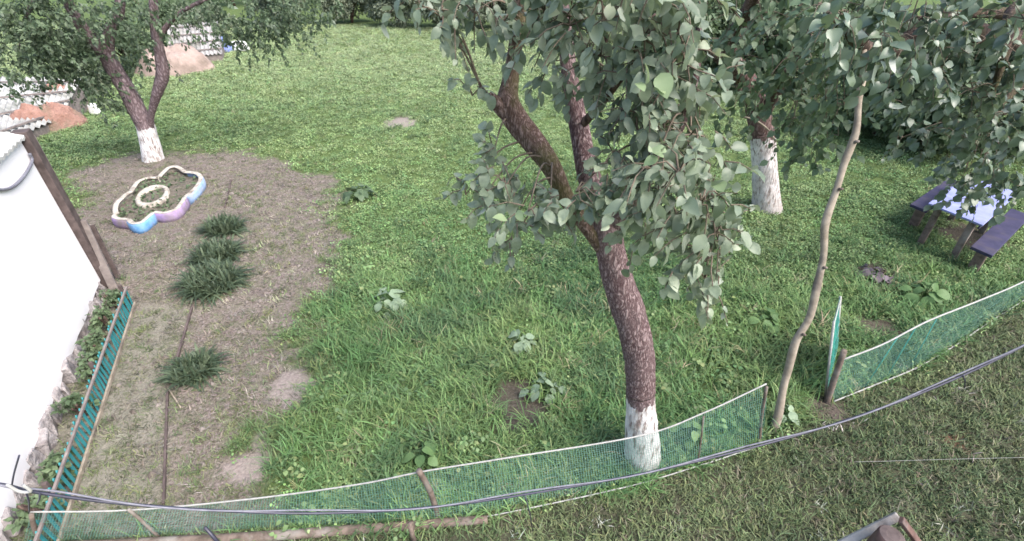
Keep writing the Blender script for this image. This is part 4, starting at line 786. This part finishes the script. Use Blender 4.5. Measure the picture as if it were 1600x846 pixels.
# ------------------------------------------------------------------ clods and pebbles on the bare earth
RB = np.random.default_rng(5); cp_ = np.stack([RB.uniform(-9, -1.2, 2600), RB.uniform(1.6, 10.5, 2600)], 1); P3 = np.c_[cp_, gheight(cp_[:, 0], cp_[:, 1])]; bz_, mz_, _, _ = zones(P3); kp = (bz_ > .6) & (((P3-W0)@wn > .2) | ((P3-W0)@wd < 0)); P3 = P3[kp]; mb = MB()
for p in P3:
    r0_ = .012+.032*RB.random()**3; V = np.array([(1, 0, 0), (0, 1, 0), (-1, 0, 0), (0, -1, 0), (0, 0, .8), (0, 0, -.5)])*r0_*RB.uniform(.6, 1.3, (6, 3)); mb.add(V+p+np.array((0, 0, r0_*.2)), [(0, 1, 4), (1, 2, 4), (2, 3, 4), (3, 0, 4), (1, 0, 5), (2, 1, 5), (3, 2, 5), (0, 3, 5)])
o = mb.build('soil_clods', wornmat('soil_clod', (.08, .065, .055), (.26, .23, .21), 4, .95, None, .3), None); tag(o, 'small clods and pebbles strewn over the bare earth', 'clods', None, 'stuff')
# ------------------------------------------------------------------ grass
SRC = bpy.data.collections.new('grass_sources')          # never linked: only instanced
def srcobj(col, name, me): o = bpy.data.objects.new(name, me); col.objects.link(o)
def tuft(n, hgt, lean, wid, curl, spread, seed, flat=0.0, seg=4):
    rg = np.random.default_rng(seed); V = []; Q = []; Tt = []; tip = []
    for k in range(n):
        a = rg.uniform(0, 6.283); b0 = np.array((rg.normal(0, spread), rg.normal(0, spread), 0)); L = hgt*rg.uniform(.55, 1.2); el = max(.08, math.pi/2-abs(rg.normal(0, lean))-flat)
        d = np.array((math.cos(a)*math.cos(el), math.sin(a)*math.cos(el), math.sin(el))); sd2 = a+rg.normal(0, .6); sd_ = np.array((-math.sin(sd2), math.cos(sd2), 0))*wid/2*rg.uniform(.7, 1.3); k0 = len(V); br = rg.random() < .12
        for j in range(seg):
            u = j/seg; p = b0+d*L*u+np.array((math.cos(a), math.sin(a), 0))*L*curl*u*u-np.array((0, 0, L*curl*.8*u*u)); p[2] = max(p[2], .004*j); wv = (1-u**2)*.8+.2; V += [p+sd_*wv, p-sd_*wv]; tip += [br*.6*u, br*.6*u]
        p = b0+d*L+np.array((math.cos(a), math.sin(a), 0))*L*curl-np.array((0, 0, L*curl*.8)); p[2] = max(p[2], .008); V.append(p); tip.append(.25*br)
        Q += [(k0+2*j, k0+2*j+1, k0+2*j+3, k0+2*j+2) for j in range(seg-1)]; Tt.append((k0+2*seg-2, k0+2*seg-1, k0+2*seg))
    me = mesh_np('tuft', np.array(V), [np.array(Q), np.array(Tt)], M['blade']); at = me.attributes.new('tip', 'FLOAT', 'POINT'); at.data.foreach_set('value', np.array(tip, dtype=np.float32)); return me
def clover(n, hgt, size, spread, seed):
    rg = np.random.default_rng(seed); P = np.stack([rg.normal(0, spread, n), rg.normal(0, spread, n), hgt*rg.uniform(.35, 1.1, n)], 1); a = rg.uniform(0, 6.283, n)
    D = np.stack([np.cos(a), np.sin(a), rg.normal(-.15, .3, n)], 1); N = np.stack([rg.normal(0, .35, n), rg.normal(-.1, .35, n), np.ones(n)], 1)
    me = leaves_mesh('clover', leaf_template('ovate', 4, .2, .25, .42), P, D, N, size*rg.uniform(.6, 1.25, n), np.zeros(n), M['cover']); at = me.attributes.new('tip', 'FLOAT', 'POINT'); at.data.foreach_set('value', np.repeat((rg.random(n) < .1)*.4, len(me.vertices)//n).astype(np.float32)); return me
def scatter(name, label, cat, meshes, P, scale, tilt, colr):
    sc = bpy.data.collections.new(name+'_sources')
    for k, me in enumerate(meshes): srcobj(sc, f'{name}_source_{k}', me)
    n = len(P); me = bpy.data.meshes.new(name); me.vertices.add(n); me.vertices.foreach_set('co', P.astype(np.float32).ravel())
    rot = np.stack([RNG.normal(0, tilt, n), RNG.normal(0, tilt, n), RNG.uniform(0, 6.283, n)], 1)
    for nm, ty, key, val in (('rot', 'FLOAT_VECTOR', 'vector', rot), ('scl', 'FLOAT', 'value', scale), ('idx', 'INT', 'value', RNG.integers(0, len(meshes), n)), ('col', 'FLOAT_VECTOR', 'vector', colr)):
        a = me.attributes.new(nm, ty, 'POINT'); a.data.foreach_set(key, np.asarray(val, dtype=np.int32 if ty == 'INT' else np.float32).ravel())
    o = link(name, me); tag(o, label, cat, None, 'stuff')
    ng = bpy.data.node_groups.new(name, 'GeometryNodeTree'); ng.interface.new_socket('Geometry', in_out='INPUT', socket_type='NodeSocketGeometry'); ng.interface.new_socket('Geometry', in_out='OUTPUT', socket_type='NodeSocketGeometry')
    N = ng.nodes; gi = N.new('NodeGroupInput'); go = N.new('NodeGroupOutput'); ip = N.new('GeometryNodeInstanceOnPoints'); ci = N.new('GeometryNodeCollectionInfo'); ci.inputs['Collection'].default_value = sc; ci.inputs['Separate Children'].default_value = True; ci.inputs['Reset Children'].default_value = True
    def na(nm, ty): x = N.new('GeometryNodeInputNamedAttribute'); x.data_type = ty; x.inputs[0].default_value = nm; return x.outputs[0]
    er = N.new('FunctionNodeEulerToRotation'); ip.inputs['Pick Instance'].default_value = True; l = ng.links.new
    l(gi.outputs[0], ip.inputs['Points']); l(ci.outputs[0], ip.inputs['Instance']); l(na('idx', 'INT'), ip.inputs['Instance Index']); l(na('rot', 'FLOAT_VECTOR'), er.inputs[0]); l(er.outputs[0], ip.inputs['Rotation']); l(na('scl', 'FLOAT'), ip.inputs['Scale']); l(ip.outputs[0], go.inputs[0])
    o.modifiers.new('scatter', 'NODES').node_group = ng; return o
def points(n_near, n_far):
    """ground points over the area in view, denser near the camera"""
    out = []
    for (y0, y1, dens) in ((1.2, 5, n_near), (5, 9, n_near*.62), (9, 15, n_near*.3), (15, 22, n_far*2.4), (22, 30.5, n_far*1.4)):
        x1 = (y1*c_+H*s_)*1.2+.8; n = int(dens*(y1-y0)*2*x1); p = np.stack([RNG.uniform(-x1, x1, n), RNG.uniform(y0, y1, n)], 1); pr = proj(np.c_[p, np.zeros(n)]); out.append(p[(pr[:, 0] > -170) & (pr[:, 0] < 1770) & (pr[:, 1] < 960)])
    p = np.concatenate(out); P = np.c_[p, gheight(p[:, 0], p[:, 1])]
    keep = ((P-W0)@wn > .05) | ((P-W0)@wd < 0); return P[keep]
def pick(P, prob): return P[RNG.random(len(P)) < prob]
def hsv_mix(a, b, t): return np.asarray(a)[None]*(1-t)[:, None]+np.asarray(b)[None]*t[:, None]
def jitter(C, s=.18):
    n = len(C); return np.clip(C*(1+RNG.normal(0, s, n))[:, None]*(1+RNG.normal(0, .05, (n, 3))), .004, .7)
tall = [tuft(15, .17, .45, .0080, .4, .035, 500+k) for k in range(6)]; short = [tuft(13, .075, .6, .0085, .25, .04, 520+k, .1, 3) for k in range(5)]
straw = [tuft(11, .07, .5, .0075, .1, .05, 540+k, .7, 3) for k in range(5)]; clov = [clover(30, .05, .023, .06, 560+k) for k in range(6)]; weed = [clover(18, .11, .045, .06, 580+k) for k in range(4)]
# lush long grass of the lawn
P = points(240, 12); bare, mown, grey, sp = zones(P); pr = proj(P); lush = sm(pr[:, 1], 340, 470); dk = np.maximum(sp['dark'], sp['pale'])
big = fbm(P[:, 0], P[:, 1], .55, 61); patch = fbm(P[:, 0], P[:, 1], 1.8, 64)
pb = (1-sm(bare, .15, .9)*.97)*(1-mown)*(1-.9*dk)*(.55+.45*lush); k = RNG.random(len(P)) < pb; P = P[k]; big, patch, lush, bare, pr = big[k], patch[k], lush[k], bare[k], pr[k]
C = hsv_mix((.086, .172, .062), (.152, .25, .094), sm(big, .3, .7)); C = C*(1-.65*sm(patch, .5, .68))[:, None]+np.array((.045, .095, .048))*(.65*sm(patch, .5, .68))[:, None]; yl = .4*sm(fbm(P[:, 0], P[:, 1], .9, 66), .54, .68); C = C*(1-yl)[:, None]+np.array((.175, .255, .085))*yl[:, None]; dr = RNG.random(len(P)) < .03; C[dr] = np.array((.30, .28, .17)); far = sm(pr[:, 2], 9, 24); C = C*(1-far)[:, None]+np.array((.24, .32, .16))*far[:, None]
C = C*(1-.4*sm(bare, .1, .6))[:, None]+np.array((.16, .17, .09))*(.4*sm(bare, .1, .6))[:, None]
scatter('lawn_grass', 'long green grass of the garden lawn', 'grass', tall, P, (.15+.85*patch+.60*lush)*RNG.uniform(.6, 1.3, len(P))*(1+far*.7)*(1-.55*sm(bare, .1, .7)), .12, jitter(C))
# clover and low broad leaves
P = points(260, 34); bare, mown, grey, sp = zones(P); pr = proj(P); pn_ = fbm(P[:, 0], P[:, 1], 1.1, 71); up_ = 1-sm(pr[:, 1], 400, 560)
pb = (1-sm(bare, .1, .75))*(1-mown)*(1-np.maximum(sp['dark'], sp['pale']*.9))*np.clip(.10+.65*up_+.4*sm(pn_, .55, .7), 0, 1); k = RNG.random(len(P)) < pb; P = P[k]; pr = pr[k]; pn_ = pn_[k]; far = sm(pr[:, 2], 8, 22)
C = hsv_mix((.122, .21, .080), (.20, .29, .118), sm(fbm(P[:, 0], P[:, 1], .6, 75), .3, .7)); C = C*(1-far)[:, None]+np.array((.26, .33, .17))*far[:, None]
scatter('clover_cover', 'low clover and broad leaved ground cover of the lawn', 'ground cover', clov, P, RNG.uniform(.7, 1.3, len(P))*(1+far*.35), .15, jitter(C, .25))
# larger scattered weeds
P = points(16, 1.5); bare, mown, grey, sp = zones(P); pn_ = fbm(P[:, 0], P[:, 1], .9, 81); P = pick(P, (1-sm(bare, .1, .5))*(1-mown)*(1-sp['dark'])*sm(pn_, .42, .62)); C = hsv_mix((.085, .15, .06), (.16, .24, .10), RNG.random(len(P)))
scatter('lawn_weeds', 'darker broad leaved weeds dotted through the lawn', 'weeds', weed, P, RNG.uniform(.6, 1.2, len(P)), .2, jitter(C))
# mown verge
P = points(420, 10); bare, mown, grey, sp = zones(P); k = RNG.random(len(P)) < mown*(1-.8*sp['dark'])*(1-.5*sp['rusty']); P = P[k]; g1_ = fbm(P[:, 0], P[:, 1], .9, 91)
C = hsv_mix((.072, .104, .048), (.122, .158, .074), sm(g1_, .3, .7)); dry = RNG.random(len(P)) < .10; C[dry] = np.array((.155, .145, .10)); pale = RNG.random(len(P)) < .012; C[pale] = np.array((.38, .38, .32))
scatter('mown_grass', 'short mown olive grass outside the netting fence', 'grass', short, P, RNG.uniform(.6, 1.25, len(P)), .15, jitter(C, .24))
# dry thatch and sparse green on the bare earth
P = points(240, 8); bare, mown, grey, sp = zones(P); k = RNG.random(len(P)) < bare*(1-.9*sp['pale'])*(.55+.4*fbm(P[:, 0], P[:, 1], 2, 97)); P = P[k]; grey = grey[k]; g1_ = fbm(P[:, 0], P[:, 1], 1.6, 95); r_ = RNG.random(len(P))
C = hsv_mix((.12, .105, .09), (.27, .24, .205), r_); gm = RNG.random(len(P)) < (.30+.18*grey+.4*sm(g1_, .45, .65)); C[gm] = hsv_mix((.095, .12, .062), (.185, .205, .115), r_[gm])
Q_ = points(200, 6); bare, mown, gr_, sp = zones(Q_); g2_ = fbm(Q_[:, 0], Q_[:, 1], 1.4, 99); k = RNG.random(len(Q_)) < sm(bare, .05, .3)*(1-mown)*(1-sp['pale'])*np.clip(1.05-bare+.55*sm(g2_, .5, .68)-.1*gr_, .04, 1); Q_ = Q_[k]; bq_ = bare[k]; C2 = hsv_mix((.085, .12, .048), (.18, .205, .095), RNG.random(len(Q_)))
scatter('thin_grass', 'thin short grass growing over the trodden earth', 'grass', short, Q_, RNG.uniform(.4, .95, len(Q_)), .15, jitter(C2, .25))
scatter('dry_thatch', 'dry trodden grass lying on the bare earth', 'grass', straw, P, RNG.uniform(.5, 1.2, len(P)), .1, jitter(C*(1-.25*grey)[:, None], .3))
